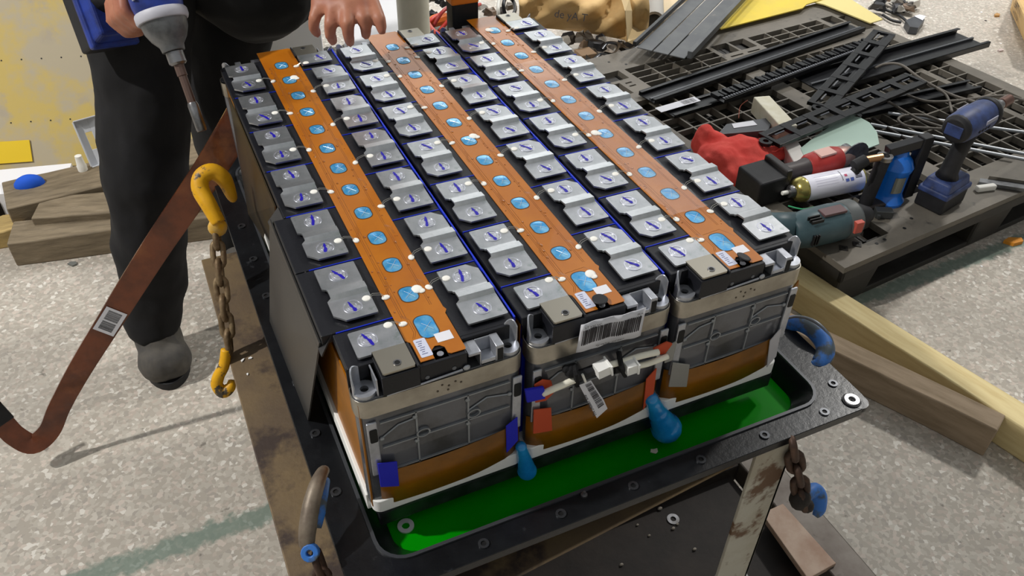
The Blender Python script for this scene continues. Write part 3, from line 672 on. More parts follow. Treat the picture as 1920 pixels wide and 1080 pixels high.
while x < wd - .005:
    q = rr.choice([.0005, .0008, .0011]); u = x / wd; z = .0022 + .0009 * math.sin(u * 9 + 1) + .0005 * math.sin(u * 23); b.box((x, .010, z - .0016), (x + q, .030, z)); x += q + rr.choice([.0008, .0011, .0016])
b.build('barcode', inkm, bl)
put_text('LT V30 NC', .0042, bl, Matrix.Translation((.005, .0325, .0030))); put_text('0B2A', .0032, bl, Matrix.Translation((wd - .012, .0335, .0030))); put_text('*02YPB7NA1354D0001*', .0034, bl, Matrix.Translation((.022, .003, .0030)))

# heater cable joining the middle and right modules
hc = thing('heater_cable', 'white heater cable with black taped joint across the middle module front', 'cable', un(1110, 700, -.066, 1))
def F(px, py, y=-.066): return un(px, py, y, 1)
def bend(pts, n=6):
    P_ = [Vector(p) for p in pts]; out = []
    for i in range(len(P_) - 1):
        a = P_[max(i - 1, 0)]; b_ = P_[i]; c = P_[i + 1]; d = P_[min(i + 2, len(P_) - 1)]
        for k in range(n):
            t_ = k / n; out.append(.5 * ((2 * b_) + (-a + c) * t_ + (2 * a - 5 * b_ + 4 * c - d) * t_ * t_ + (-a + 3 * b_ - 3 * c + d) * t_ ** 3))
    out.append(P_[-1]); return out
cwm = M('cable_white', (250, 246, 228), .45)
b = local(hc); b.tube(bend([F(1018, 738, -.060), F(1045, 726), F(1082, 710)]), .0037, 10); b.build('cable', cwm, hc, smooth=True)
b = local(hc); b.tube(bend([F(1126, 692), F(1145, 684), F(1168, 678), F(1200, 668), F(1234, 660)]), .0037, 10); b.build('cable', cwm, hc, smooth=True)
b = local(hc); b.tube(bend([F(1186, 688), F(1215, 682), F(1252, 668)]), .0034, 10); b.build('cable', cwm, hc, smooth=True)
b = local(hc); b.tube(bend([F(1076, 706), F(1098, 700), F(1128, 688)]), [.0062] * 13, 8); b.build('tape_wrap', rubber, hc)
b = local(hc); b.tube(bend([F(1150, 692), F(1168, 688), F(1186, 686)]), .0058, 8); b.build('tape_wrap', rubber, hc)
for (a, c, e) in (((1078, 685), (1082, 722), (1080, 700)), ((1160, 660), (1172, 704), (1166, 690))):
    b = local(hc); b.tube(bend([F(*a, -.058), F(*e, -.074), F(*c, -.060)]), .0030, 6); b.build('cloth_tie', blackcloth, hc)
b = local(hc); b.sphere(F(1070, 696, -.062), .0075, 8, 6); b.sphere(F(1062, 692, -.06), .005, 8, 6); b.build('cloth_tie', blackcloth, hc)
for (a, c, w_) in (((1117, 697), (1139, 687), .0135), ((1172, 691), (1190, 685), .0125)):
    A, B_ = F(*a, -.073), F(*c, -.073); mm2 = hc.matrix_basis.inverted() @ basis(A, B_ - A, (0, 0, 1)); b = MB(); b.m = mm2; L = (B_ - A).length
    b.box((0, -.006, -w_ / 2), (L, .006, w_ / 2)); b.build('connector', M('nylon', (240, 240, 236), .5), hc)
    b = MB(); b.m = mm2; b.box((L, -.007, -w_ * .65), (L + .002, .007, w_ * .65)); b.build('connector_latch', MATS['nylon'], hc)
b = local(hc); b.quad([F(985, 733, -.062), F(1021, 727, -.062), F(1023, 748, -.062), F(989, 756, -.062)], -.004); o = b.build('end_sleeve', bt, hc, .001); o['label'] = 'blue end sleeve'
b = local(hc); b.quad([F(1226, 655, -.061), F(1252, 642, -.061), F(1262, 645, -.061), F(1248, 664, -.061), F(1230, 668, -.061)], -.003); o = b.build('end_sleeve', ot, hc, .001); o['label'] = 'orange end sleeve'
b = local(hc); b.quad([F(1252, 650, -.060), F(1270, 640, -.060), F(1262, 676, -.060), F(1246, 682, -.060)], -.002); o = b.build('end_sleeve', gt, hc, .001); o['label'] = 'grey end sleeve'
# hanging tag
tg = thing('cable_tag', 'white barcode tag hanging from the white cable joint', 'label', F(1100, 712, -.070))
tl = [(1086, 722), (1098, 745), (1108, 765), (1119, 784)]; trr = [(1108, 713), (1120, 732), (1132, 750), (1139, 766)]
b = local(tg); vs = []; 
for i, (l, r) in enumerate(zip(tl, trr)): y = -.0705 - .0015 * i; vs += [F(*l, y), F(*r, y)]
b.add(vs, [(2 * i, 2 * i + 1, 2 * i + 3, 2 * i + 2) for i in range(3)]); b.build('paper', paperm, tg, solid=.0003)
def tagp(u, v, off=.0006):
    i = min(int(v * 3), 2); f = v * 3 - i; y = -.0705 - .0015 * v * 3 - off
    l = Vector((tl[i][0] + (tl[i + 1][0] - tl[i][0]) * f, tl[i][1] + (tl[i + 1][1] - tl[i][1]) * f)); r = Vector((trr[i][0] + (trr[i + 1][0] - trr[i][0]) * f, trr[i][1] + (trr[i + 1][1] - trr[i][1]) * f))
    q = l + (r - l) * u; return F(q.x, q.y, y)
b = local(tg); rr = random.Random(8); v = .06
while v < .78:
    q = rr.choice([.012, .02, .03]); b.add([tagp(.42, v), tagp(.9, v), tagp(.9, v + q), tagp(.42, v + q)], [(0, 1, 2, 3)]); v += q + rr.choice([.012, .018, .026])
b.build('barcode', inkm, tg)
A, B_ = tagp(.12, .92), tagp(.12, .08); mtx = tg.matrix_basis.inverted() @ basis(A, B_ - A, tagp(0, .5) - tagp(1, .5)); put_text('PN 540661 090', .0062, tg, mtx)
b = local(tg); b.tube([F(1092, 702, -.072), F(1098, 716, -.072)], .0014, 6); b.build('tag_string', whites, tg)

# blue gel
gelm = M('blue_gel', (20, 122, 190), .12, 0, col2=(40, 150, 214), sc1=30, coat=.6, bump=.2, bsc=60)
def gel(name, label, pts):
    t = thing(name, label, 'gel blob', pts[0][0]); b = local(t)
    for p_, r_ in pts: b.sphere(p_, r_, 14, 10)
    for (p_, r_), (q_, s_) in zip(pts[:-1], pts[1:]): b.tube([p_, q_], [r_ * .95, s_ * .95], 14)
    o = b.build('gel', gelm, t, smooth=True); md = o.modifiers.new('r', 'REMESH'); md.mode = 'VOXEL'; md.voxel_size = .0016; md.use_smooth_shade = True
    md = o.modifiers.new('s', 'SMOOTH'); md.iterations = 6
gel('gel_blob', 'small blue gel drip under the gap of left and middle modules', [(un(977, 838, -.057, 1), .007), (un(983, 858, -.057, 1), .0085), (un(988, 882, -.0580, 1), .0120)])
gel('gel_blob', 'large blue gel lump under the gap of middle and right modules', [(un(1221, 748, -.056, 1), .009), (un(1234, 775, -.058, 1), .013), (un(1249, 802, -.060, 1), .0200)])

# orange service plug behind the right module, small boxes
t = thing('service_plug', 'orange and black service plug standing behind the right module', 'connector', Vector((.34, .735, -.22)))
b = MB(); b.m = Matrix.Translation((0, 0, .0)); b.box((-.027, -.012, 0), (.022, .02, .245)); b.build('plug_base', rubber, t, .003)
b = MB(); b.box((-.029, -.014, .243), (.022, .02, .31)); b.box((-.02, -.008, .31), (.016, .014, .33)); b.build('plug_head', M('orange_plug', (226, 124, 30), .45), t, .003)

# ================================================================== copper ribbon
rb = thing('copper_ribbon', 'bent copper ribbon busbar in brown film hanging off the left side', 'busbar', un(430, 240, -.12))
S = [(un(x, y, yy, 1), 0) for x, y, yy in ((458, 214, .725), (438, 246, .72), (385, 330, .715), (296, 460, .714), (207, 600, .714), (150, 692, .714), (112, 762, .712), (92, 808, .708), (62, 832, .704), (30, 818, .712), (6, 794, .722), (-22, 764, .73))]
cen = bend([s for s, _ in S], 6)
ribm = M('ribbon_film', (118, 62, 34), .24, .25, col2=(78, 40, 24), sc1=12, stretch=(1, 1, 1), coat=.5, bump=.25, bsc=50, col3=(150, 92, 50), sc3=9, lo3=.55, hi3=.75)
vs = []; wdir0 = None; N = len(cen); lay = 9
wd_dir = Vector((.66, .68, .30)).normalized()
for i, c in enumerate(cen):
    t_ = (cen[min(i + 1, N - 1)] - cen[max(i - 1, 0)]).normalized(); a = t_.cross((c - Vector(CP.tolist())).normalized()).normalized(); a = (a + wd_dir * .25); a = (a - t_ * a.dot(t_)).normalized(); n_ = t_.cross(a).normalized()
    hw = .0290 - .0100 * min(1, i / 34)
    ring_ = []
    K = 14
    for k in range(K + 1):
        u = -1 + 2 * k / K; ring_.append(c + a * (hw * u) + n_ * (.0035 + (.0004 if k % 2 else 0)))
    for k in range(K, -1, -1):
        u = -1 + 2 * k / K; ring_.append(c + a * (hw * u) - n_ * .0035)
    vs += ring_
K2 = 30; fs = []
for i in range(N - 1):
    for j in range(K2): fs.append((i * K2 + j, i * K2 + (j + 1) % K2, (i + 1) * K2 + (j + 1) % K2, (i + 1) * K2 + j))
fs += [tuple(range(K2)), tuple(reversed(range((N - 1) * K2, N * K2)))]
b = local(rb); b.add(vs, fs); b.build('ribbon', ribm, rb)
def at_path(i, off=.0045):
    c = cen[i]; t_ = (cen[i + 1] - cen[i - 1]).normalized(); a = t_.cross((c - Vector(CP.tolist())).normalized()).normalized(); a = (a + wd_dir * .25); a = (a - t_ * a.dot(t_)).normalized(); n_ = t_.cross(a).normalized()
    if n_.dot(Vector(CP.tolist()) - c) < 0: n_ = -n_
    return c + n_ * off, t_, a, n_
# end sleeve pieces of black film
for i0, i1 in ((60, 65),):
    b = local(rb)
    for i in range(i0, i1):
        c, t_, a, n_ = at_path(i, 0); c2, t2, a2, n2 = at_path(i + 1, 0)
        h = .0205; vv = []
        for (cc, aa, nn) in ((c, a, n_), (c2, a2, n2)): vv += [cc + aa * h + nn * .005, cc - aa * h + nn * .005, cc - aa * h - nn * .005, cc + aa * h - nn * .005]
        b.add(vv, [(0, 1, 5, 4), (1, 2, 6, 5), (2, 3, 7, 6), (3, 0, 4, 7)])
    b.build('black_sleeve', rubber, rb)
# sticker on the ribbon
c, t_, a, n_ = at_path(24, .0052)
pt = dp(190, 600, 1.0); mS = rb.matrix_basis.inverted() @ basis(c, t_, a if t_.cross(a).dot(n_) > 0 else -a)
b = MB(); b.m = mS; b.box((-.027, -.0185, 0), (.027, .0185, .0004)); st = b.build('sticker', paperm, rb)
b = MB(); b.m = mS; barcode(b, -.022, -.001, -.012, .012, .0004, 5); barcode(b, .002, .021, -.012, .012, .0004, 9); b.build('barcode', inkm, st)

# ================================================================== chains and hooks
def chain(name, label, pts, mat, link=.03, wire=.0042, extra=None, parent_thing=None):
    t = thing(name, label, 'chain', pts[0]) if parent_thing is None else parent_thing
    path = bend(pts, 10); d = [0]
    for a, c in zip(path[:-1], path[1:]): d.append(d[-1] + (c - a).length)
    s = link * .5; k = 0
    while s < d[-1]:
        i = max(j for j in range(len(d)) if d[j] <= s); i = min(i, len(path) - 2)
        f = (s - d[i]) / max(1e-6, d[i + 1] - d[i]); c = path[i].lerp(path[i + 1], f); tt = (path[i + 1] - path[i]).normalized()
        side = Vector((.9, -.4, .1)) if k % 2 else Vector((.3, .85, .2))
        b = MB(); b.m = t.matrix_basis.inverted() @ basis(c, tt, side)
        L = link * .5; w_ = wire * 1.75; pp = []
        for q in range(16):
            an = 2 * PI * q / 16; pp.append((math.copysign(max(0, L - w_ * 1.1), math.cos(an)) + w_ * 1.1 * math.cos(an) if abs(math.cos(an)) > .05 else 0, w_ * math.sin(an), 0))
        b.tube(pp, wire, 8, closed=True); b.build('link', mat, t, smooth=True); s += link * .74; k += 1
    return t
def hook(t, pts, radii, mat, name='hook', flat=None):
    path = bend(pts, 6); R = []
    for i in range(len(pts) - 1):
        for k in range(6): R.append(radii[i] + (radii[i + 1] - radii[i]) * k / 6)
    R.append(radii[-1]); b = local(t); b.tube(path, R, 12, flat=flat); return b.build(name, mat, t, smooth=True)
yc = chain('lifting_chain', 'rusty lifting chain with yellow hooks hanging from the tray left rim', [dp(405, 420, 1.18), dp(413, 520, 1.19), dp(424, 600, 1.20), dp(432, 672, 1.215)], chainm, link=.035, wire=.0044)
hook(yc, [dp(410, 418, 1.17), dp(392, 385, 1.165), dp(376, 355, 1.165), dp(378, 332, 1.165), dp(398, 322, 1.17), dp(420, 336, 1.18), dp(434, 366, 1.20), dp(437, 374, 1.21)], [.010, .0115, .0125, .012, .012, .0115, .008, .005], yellowpaint)
b = local(yc); b.sphere(dp(408, 426, 1.175), .0150, 12, 8, .9, .6, 1); b.build('hook_eye', M('hook_eye', (206, 176, 110), .5, col2=(226, 168, 12), sc1=40, bump=.2), yc, smooth=True)
hook(yc, [dp(424, 655, 1.205), dp(420, 685, 1.21), dp(410, 705, 1.215), dp(407, 722, 1.22), dp(419, 735, 1.225), dp(432, 725, 1.225), dp(434, 712, 1.225)], [.0075, .008, .0085, .009, .0095, .008, .004], yellowpaint)
bc = chain('lifting_chain', 'rusty chain with worn blue hook gripping the tray front left corner', [dp(588, 1040, .86), dp(600, 1060, .87), dp(606, 1095, .88), dp(610, 1140, .89)], chaind, link=.034, wire=.0042)
hook(bc, [dp(612, 884, .90), dp(606, 884, .89), dp(594, 910, .875), dp(583, 950, .865), dp(577, 990, .86), dp(576, 1018, .86), dp(584, 1030, .86)], [.0035, .0065, .0085, .0095, .0095, .0085, .006], hookworn, flat=None)
hook(bc, [dp(612, 900, .905), dp(603, 925, .885), dp(596, 960, .875), dp(592, 990, .87)], [.004, .0075, .0085, .006], hookblue)
b = local(bc); b.m = b.m @ basis(dp(582, 1036, .855), RC[0], -RC[1]); b.ring((0, 0), .0035, .0095, -.004, .004, 14); b.build('hook_eye', hookblue, bc, .001)
rc_ = chain('lifting_chain', 'dark rusty chain hanging below the tray front right corner', [dp(1484, 822, 1.02), dp(1490, 862, 1.04), dp(1498, 895, 1.06), dp(1502, 925, 1.08), dp(1506, 945, 1.09)], chaind, link=.034, wire=.0048)
b = local(rc_); b.sphere(dp(1500, 935, 1.085), .014, 10, 8, 1, 1, 1.3); b.sphere(dp(1512, 948, 1.09), .010, 10, 8); b.build('shackle', darkrust, rc_, smooth=True)
hook(rc_, [dp(1510, 938, 1.10), dp(1518, 924, 1.11), dp(1528, 920, 1.12), dp(1536, 932, 1.12), dp(1536, 955, 1.12), dp(1528, 968, 1.12)], [.006, .0095, .011, .0105, .0085, .004], hookblue)
rh = thing('lifting_hook', 'large worn blue hook lying over the tray rear right rim', 'hook', dp(1530, 650, 1.13))
hook(rh, [dp(1470, 612, 1.18), dp(1495, 606, 1.165), dp(1522, 617, 1.15), dp(1543, 640, 1.14), dp(1547, 662, 1.13), dp(1533, 682, 1.12), dp(1520, 684, 1.12)], [.011, .0115, .012, .0125, .013, .010, .005], hookblue, flat=None)
hook(rh, [dp(1466, 604, 1.175), dp(1496, 596, 1.16), dp(1530, 607, 1.145), dp(1555, 636, 1.135), dp(1559, 668, 1.125), dp(1545, 688, 1.12)], [.003, .004, .0045, .0045, .004, .003], M('worn_edge', (96, 100, 104), .4, .5), 'hook_rim')

# ================================================================== right timbers
def beam(name, label, A, B, width, h, mat, end_cut=0, group=None, cat='timber', bev=.003):
    A, B = Vector(A), Vector(B); d = (B - A); L = d.length; m = basis(A, d, (-d.y, d.x, 0)); 
    t = thing(name, label, cat, mat=m, group=group)
    b = MB(); n = 10; vs = []; rr = random.Random(hash(label) % 1000 if False else len(label))
    for i in range(n + 1):
        x = L * i / n; j = lambda: rr.uniform(-.0015, .0015)
        vs += [(x, j(), j()), (x, width + j(), j()), (x, width + j(), -h), (x, j(), -h)]
    fs = []
    for i in range(n):
        for k in range(4): fs.append((i * 4 + k, i * 4 + (k + 1) % 4, (i + 1) * 4 + (k + 1) % 4, (i + 1) * 4 + k))
    fs += [(0, 1, 2, 3), tuple(reversed(range(n * 4, n * 4 + 4)))]
    b.add(vs, fs); b.build('beam', mat, t, bev); return t
zt = -.672
A, B = un(1871, 808, zt), un(1600, 676, zt); B = A + (B - A).normalized() * .95
d = (B - A).normalized(); beam('timber_beam', 'dull brown square timber on the floor beside the tray corner', B, A, .055, .078, wood_brown)
A, B = un(1543, 561, zt), un(1920, 802, zt); d = (B - A).normalized(); beam('timber_beam', 'pale yellow timber on the floor running under the pallet corner', A - d * .5, B + d * .35, .062, .078, wood_pale)
# left timbers
A, B = un(12, 458, -.68), un(390, 408, -.68); d = (B - A).normalized(); beam('timber_beam', 'grey weathered timber nearest the copper ribbon, behind the worker boot', A, B + d * .12, .10, .07, wood_old)
A, B = un(58, 410, -.66), un(215, 398, -.66); d = (B - A).normalized(); beam('timber_beam', 'short grey timber with angled end between the two long ones', A, B + d * .30, .10, .06, wood_old)
A, B = un(12, 392, -.655), un(206, 345, -.655); d = (B - A).normalized(); beam('timber_beam', 'rough grey timber lying along the foot of the yellow board', A, B + d * .30, .14, .08, wood_old)
A, B = un(-60, 448, -.70), un(48, 425, -.70); beam('timber_beam', 'broken yellowish timber end at the left edge', A, B, .08, .05, M('split_wood', (186, 160, 104), .8, col2=(150, 128, 84), sc1=9, stretch=(1, 6, 6), bump=.4))
A, B = un(-40, 540, -.72), un(10, 472, -.72)
b = W()
t = thing('steel_cylinder', 'dark steel cylinder standing at the left edge by the timbers', 'cylinder', un(2, 412, FZ)); MB().lathe([(.028, 0), (.03, .004), (.03, .07), (.024, .078), (.01, .08), (.01, .095), (.004, .1)], 18).build('body', darkrust, t)

# ================================================================== yellow board and things at the left back
brd = M('fibre_board', (196, 172, 96), .6, col2=(178, 166, 140), sc1=5, lo=.44, hi=.56, bump=.1, bsc=20, col3=(172, 160, 138), sc3=9, lo3=.56, hi3=.66)
pa, pb = un(-160, 332, -.70), un(250, 303, -.70)
ex = (pb - pa).normalized(); back = Vector((-ex.y, ex.x, 0)); tilt = (back * math.cos(1.0) + Vector((0, 0, 1)) * math.sin(1.0))
mB = basis(pa, ex, tilt); yb = thing('fibre_board', 'tall yellow fibreboard sheet with grey glue patches leaning behind the worker', 'board', mat=mB)
Wb = (pb - pa).length + .35; Hb = .62
b = MB(); b.box((0, 0, -.012), (Wb, Hb, 0)); b.build('sheet', brd, yb, .001)
b = MB()
for ry in (.13, .30, .47):
    for k in range(16): b.m = Matrix.Translation((.06 + k * .052, ry, .0002)); b.ring((0, 0), .0002, .0022, -.0002, .0004, 8)
o = b.build('drilled_hole', MATS['hole'], yb); o['kind'] = 'stuff'
b = MB(); b.box((-.0, Hb, -.03), (Wb, Hb + .03, .004)); b.build('edge_strip', M('board_edge', (186, 168, 96), .6), yb, .001)
b = MB(); b.m = Matrix.Translation((.31, .05, .002)); b.box((-.14, -.03, 0), (0, .03, .003)); b.build('yellow_patch', M('yellow_sticker', (232, 196, 20), .5), yb)
wp = thing('white_board', 'white board standing behind the yellow fibreboard at the upper left', 'board', mat=basis(pa + back * .42 + Vector((0, 0, .05)), ex, (0, 0, 1)))
b = MB(); b.box((-.2, -.099, -.02), (Wb + .2, .85, 0)); b.build('sheet', M('white_sheet', (226, 228, 232), .5), wp, .002)
t = thing('raised_paper', 'white paper built as a thick block on the floor under the yellow board edge', 'slab', un(60, 335, FZ))  # paper built up as a block to lift it out of the board's shade
b = local(t); p = [un(x, y, FZ + .09) for x, y in ((-40, 322), (134, 306), (128, 326), (90, 340), (40, 362), (-40, 366))]; b.quad(list(reversed(p)), .088); b.build('slab', M('paper_white', (240, 240, 244), .6), t)
t = thing('blue_cloth', 'bright blue rag poking out on the white paper block', 'cloth', un(56, 345, FZ + .09)); b = local(t); b.sphere(un(56, 346, FZ + .095), .038, 14, 8, 1, .6, .75); b.build('rag', M('blue_rag', (30, 92, 214), .8, bump=.3), t, smooth=True)
t = thing('grey_slab', 'grey concrete-coloured slab at the left edge behind the timbers', 'slab', un(10, 355, FZ)); b = local(t); p = [un(x, y, FZ + .05) for x, y in ((-60, 350), (0, 337), (35, 352), (5, 378), (-60, 395))]; b.quad(list(reversed(p)), .048); b.build('slab', M('slab_grey', (150, 150, 152), .7), t, .003)
# metal bracket leaning on board
pq = [un(143, 228, 1.60, 1), un(196, 213, 1.62, 1), un(212, 300, 1.56, 1), un(172, 312, 1.55, 1)]
zm = M('zinc_bracket', (206, 208, 212), .4, .2)
t = thing('sheet_metal_bracket', 'bent silver sheet metal bracket leaning on the yellow board', 'bracket', pq[3])
bm_ = basis(pq[3], pq[2] - pq[3], pq[0] - pq[3]); wv = (pq[2] - pq[3]).length; hv = (pq[0] - pq[3]).length; t.matrix_world = bm_
b = MB(); wv = max(wv, .06)
b.box((0, 0, 0), (wv * .28, hv, .002)); b.box((wv * .55, 0, 0), (wv, hv, .002)); b.box((wv * .28, 0, 0), (wv * .55, hv * .34, .002)); b.box((wv * .28, hv * .72, 0), (wv * .55, hv, .002))
b.box((-.003, 0, 0), (0, hv, .014)); b.box((0, hv, 0), (wv, hv + .003, .016)); b.box((0, -.003, 0), (wv, 0, .014)); b.build('plate', zm, t, .0006)
t = thing('white_plug', 'small white plastic plug at the foot of the silver bracket', 'plug', un(157, 322, -.66)); MB().lathe([(.012, 0), (.013, .02), (.011, .024), (.009, .05), (.004, .052)], 14).build('plug', whites, t)

# ================================================================== worker
person = thing('person', 'worker in black clothes leaning over the battery with an impact wrench', 'person', (-.33, .92, FZ))
ank = Vector((-.318, .915, -.66)); knee = dp(290, 330, 1.50); hip = dp(300, -10, 1.50)
def pj(p): 
    q = RC @ (np.array(p) - CP); return 960 + FPX * q[0] / q[2], 540 + FPX * q[1] / q[2], q[2]
knee = Vector((-.245, .905, -.29)); hip = Vector((-.135, 1.00, .17)); pel = Vector((-.03, 1.04, .24))
ank2 = Vector((-.09, 1.17, -.66)); knee2 = Vector((-.065, 1.09, -.25)); hip2 = Vector((.05, 1.04, .17))
chest = Vector((-.10, .98, .60)); neck = Vector((-.06, .86, .80)); head = Vector((-.03, .76, .93))
sh1 = Vector((-.29, .93, .72)); sh2 = Vector((.13, .93, .72))
wrenchO = dp(290, -6, 1.22)
hand1 = dp(224, -2, 1.215); wr1 = hand1 + Vector((-.045, .075, .045)); el1 = Vector((-.44, .98, .42))
hand2 = dp(640, -8, 1.235); wr2 = hand2 + Vector((.0, .055, .052)); el2 = Vector((.27, .95, .44))
b = local(person)
cp = b.capsule
cp(ank, knee, .042, .055); cp(knee, hip, .055, .078); cp(ank2, knee2, .042, .055); cp(knee2, hip2, .055, .078); cp(hip, hip2, .09, .09); cp(pel, chest, .12, .13)
cp(chest, sh1, .09, .055); cp(chest, sh2, .09, .055); cp(chest, neck, .09, .055); cp(neck, head, .052, .06)
b.sphere(head + Vector((0, -.01, .03)), .088, 16, 12, .86, 1.05, 1.15)
fd = Vector((.0, -.75, -.66)).normalized(); sd = Vector((1, 0, 0)); ud = sd.cross(fd) * -1
fc0 = head + Vector((0, -.01, .03))
b.tube([fc0 + fd * .08 + ud * .012, fc0 + fd * .105 - ud * .018], [.008, .013], 8); b.sphere(fc0 + fd * .104 - ud * .02, .012, 8, 6)
b.sphere(fc0 + fd * .078 - ud * .045, .018, 10, 6, 1.3, .6, .5); b.sphere(fc0 + fd * .062 - ud * .075, .028, 10, 6)
for s_ in (-1, 1): b.sphere(fc0 + sd * (s_ * .078), .018, 8, 6, .4, .8, 1.3); b.sphere(fc0 + fd * .075 + sd * (s_ * .03) + ud * .008, .014, 8, 6)
cp(sh1, el1, .05, .042); cp(el1, wr1, .042, .028); cp(sh2, el2, .05, .042); cp(el2, wr2, .042, .028)
# right-image hand: relaxed, pointing down over the pack
def chainf(pts, radii):
    for (p_, q_), (r_, s_) in zip(zip(pts[:-1], pts[1:]), zip(radii[:-1], radii[1:])): b.capsule(p_, q_, r_, s_, 10)
pal = [dp(x, y, dd) for x, y, dd in ((598, 8, 1.225), (624, 12, 1.215), (652, 10, 1.21), (676, 4, 1.215))]
for q in pal: b.capsule(wr2, q, .020, .0125, 10)
for a_, c_ in zip(pal[:-1], pal[1:]): b.capsule(a_, c_, .013, .013, 10)
chainf([pal[0], dp(590, 34, 1.22), dp(588, 52, 1.235), dp(594, 62, 1.25)], [.011, .0095, .0085, .0075])
chainf([pal[1], dp(620, 44, 1.205), dp(619, 64, 1.22), dp(624, 76, 1.24)], [.0115, .010, .009, .008])
chainf([pal[2], dp(652, 44, 1.20), dp(653, 66, 1.215), dp(656, 79, 1.235)], [.0115, .010, .009, .008])
chainf([pal[3], dp(682, 34, 1.205), dp(686, 54, 1.215), dp(686, 66, 1.23)], [.011, .0095, .0085, .0075])
chainf([wr2 + Vector((.03, 0, -.01)), dp(700, 8, 1.22), dp(712, 36, 1.21), dp(716, 56, 1.215)], [.014, .011, .0095, .008])
# left-image hand closed around the wrench grip
CAMM = [Vector(RC[i].tolist()) for i in range(3)]
tooldown = (CAMM[0] * .275 + CAMM[1] * .943 + CAMM[2] * .19).normalized()
gx = (CAMM[0] * -.70 + CAMM[1] * .06 + CAMM[2] * .71); gx = (gx - tooldown * gx.dot(tooldown)).normalized()
gside = gx.cross(tooldown).normalized()
if gside.dot(Vector(CP.tolist()) - wrenchO) < 0: gside = -gside
for k in range(4):
    c = wrenchO + gx * (.040 + .0185 * k) ; r_ = .0105 - .0006 * k
    o_ = [c - gside * .004 - tooldown * .030, c + gside * .024 - tooldown * .022, c + gside * .032 + tooldown * .004, c + gside * .016 + tooldown * .026, c - gside * .006 + tooldown * .027]
    chainf(o_, [r_ + .001, r_, r_ - .0005, r_ - .001, r_ - .002])
b.capsule(wrenchO + gx * .045 - gside * .022 - tooldown * .028, wrenchO + gx * .09 - gside * .022 - tooldown * .026, .019, .017, 10)
b.capsule(wrenchO + gx * .07 - gside * .022 - tooldown * .024, wr1, .022, .024, 10)
chainf([wrenchO + gx * .06 - gside * .026, wrenchO + gx * .035 - gside * .026 + tooldown * .012, wrenchO + gx * .030 - gside * .008 + tooldown * .028], [.014, .0115, .0095])
o = b.build('body', skin, person); md = o.modifiers.new('r', 'REMESH'); md.mode = 'VOXEL'; md.voxel_size = .0042; md.use_smooth_shade = True
md = o.modifiers.new('s', 'SMOOTH'); md.iterations = 3
def soft(b, name, mat, vox=.008, it=6, disp=0):
    o = b.build(name, mat, person); md = o.modifiers.new('r', 'REMESH'); md.mode = 'VOXEL'; md.voxel_size = vox; md.use_smooth_shade = True
    if disp:
        tx = bpy.data.textures.new(name + '_folds', 'CLOUDS'); tx.noise_scale = .09
        md = o.modifiers.new('d', 'DISPLACE'); md.texture = tx; md.strength = disp; md.mid_level = .5; md.texture_coords = 'LOCAL'
    md = o.modifiers.new('s', 'SMOOTH'); md.iterations = it; return o
b = local(person)
for A_, K_, H_ in ((ank, knee, hip), (ank2, knee2, hip2)):
    b.tube([A_ + Vector((0, 0, .00)), A_ + Vector((0, 0, .02)), A_ + (K_ - A_) * .3, A_ + (K_ - A_) * .6, K_, K_ + (H_ - K_) * .5, H_], [.058, .060, .063, .068, .076, .088, .10], 18)
b.capsule(hip, hip2, .105, .105); b.capsule(pel, pel + Vector((0, 0, .1)), .14, .135)
soft(b, 'trousers', blackcloth, .008, 5, .022)
b = local(person); b.capsule(Vector((.03, 1.0, .04)), pel + Vector((0, 0, .1)), .135, .15); b.capsule(pel + Vector((0, 0, .02)), chest, .15, .155); b.capsule(chest, sh1, .11, .072); b.capsule(chest, sh2, .11, .072); b.capsule(chest, neck, .10, .062)
b.capsule(sh1, el1, .068, .055); b.capsule(el1, wr1 + (el1 - wr1) * .15, .055, .038); b.capsule(sh2, el2, .068, .055); b.capsule(el2, wr2 + (el2 - wr2) * .15, .055, .038)
soft(b, 'jacket', M('jacket_black', (11, 11, 13), .8, bump=.2, bsc=40), .009, 5, .02)
b = local(person); hc0 = fc0 - fd * .030 + ud * .026; b.sphere(hc0, .088, 16, 12, .9, 1.0, 1.05); 
hr = b.build('hair', M('hair', (18, 16, 15), .7, bump=.4), person, smooth=True)
bootm = M('boot_suede', (88, 84, 78), .8, col2=(70, 68, 66), sc1=24, bump=.3, bsc=90)
for A_, toe in ((ank, un(318, 705, -.71)), (ank2, ank2 + Vector((-.03, -.20, -.05)))):
    dv = (toe - A_); dv.z = 0; dv.normalize(); H0 = Vector((A_.x, A_.y, FZ)); sdv = Vector((-dv.y, dv.x, 0))
    b = local(person); tip = Vector((toe.x, toe.y, FZ)); L_ = (tip - H0).length
    b.capsule(H0 + Vector((0, 0, .05)), H0 + Vector((0, 0, .12)), .050, .048); b.capsule(H0 - dv * .02 + Vector((0, 0, .045)), H0 + Vector((0, 0, .045)), .042, .044)
    for s_ in (-1, 1): b.capsule(H0 + Vector((0, 0, .05)), H0 + dv * (L_ - .045) + sdv * (s_ * .010) + Vector((0, 0, .046)), .045, .046)
    b.capsule(H0 + dv * .03 + Vector((0, 0, .09)), H0 + dv * (L_ - .05) + Vector((0, 0, .05)), .036, .036)
    soft(b, 'boot', bootm, .005, 4)
    b = local(person); pts = []
    for k in range(24):
        an = 2 * PI * k / 24; u = math.cos(an); v_ = math.sin(an); c_ = H0 + dv * ((L_ - .05) / 2 + u * ((L_ + .055) / 2)); c_ += sdv * (v_ * (.047 if u > 0 else .042)); pts.append((c_.x, c_.y))
    b.prism(pts, FZ + .0005, FZ + .02); b.build('boot_sole', rubber, person, .002)

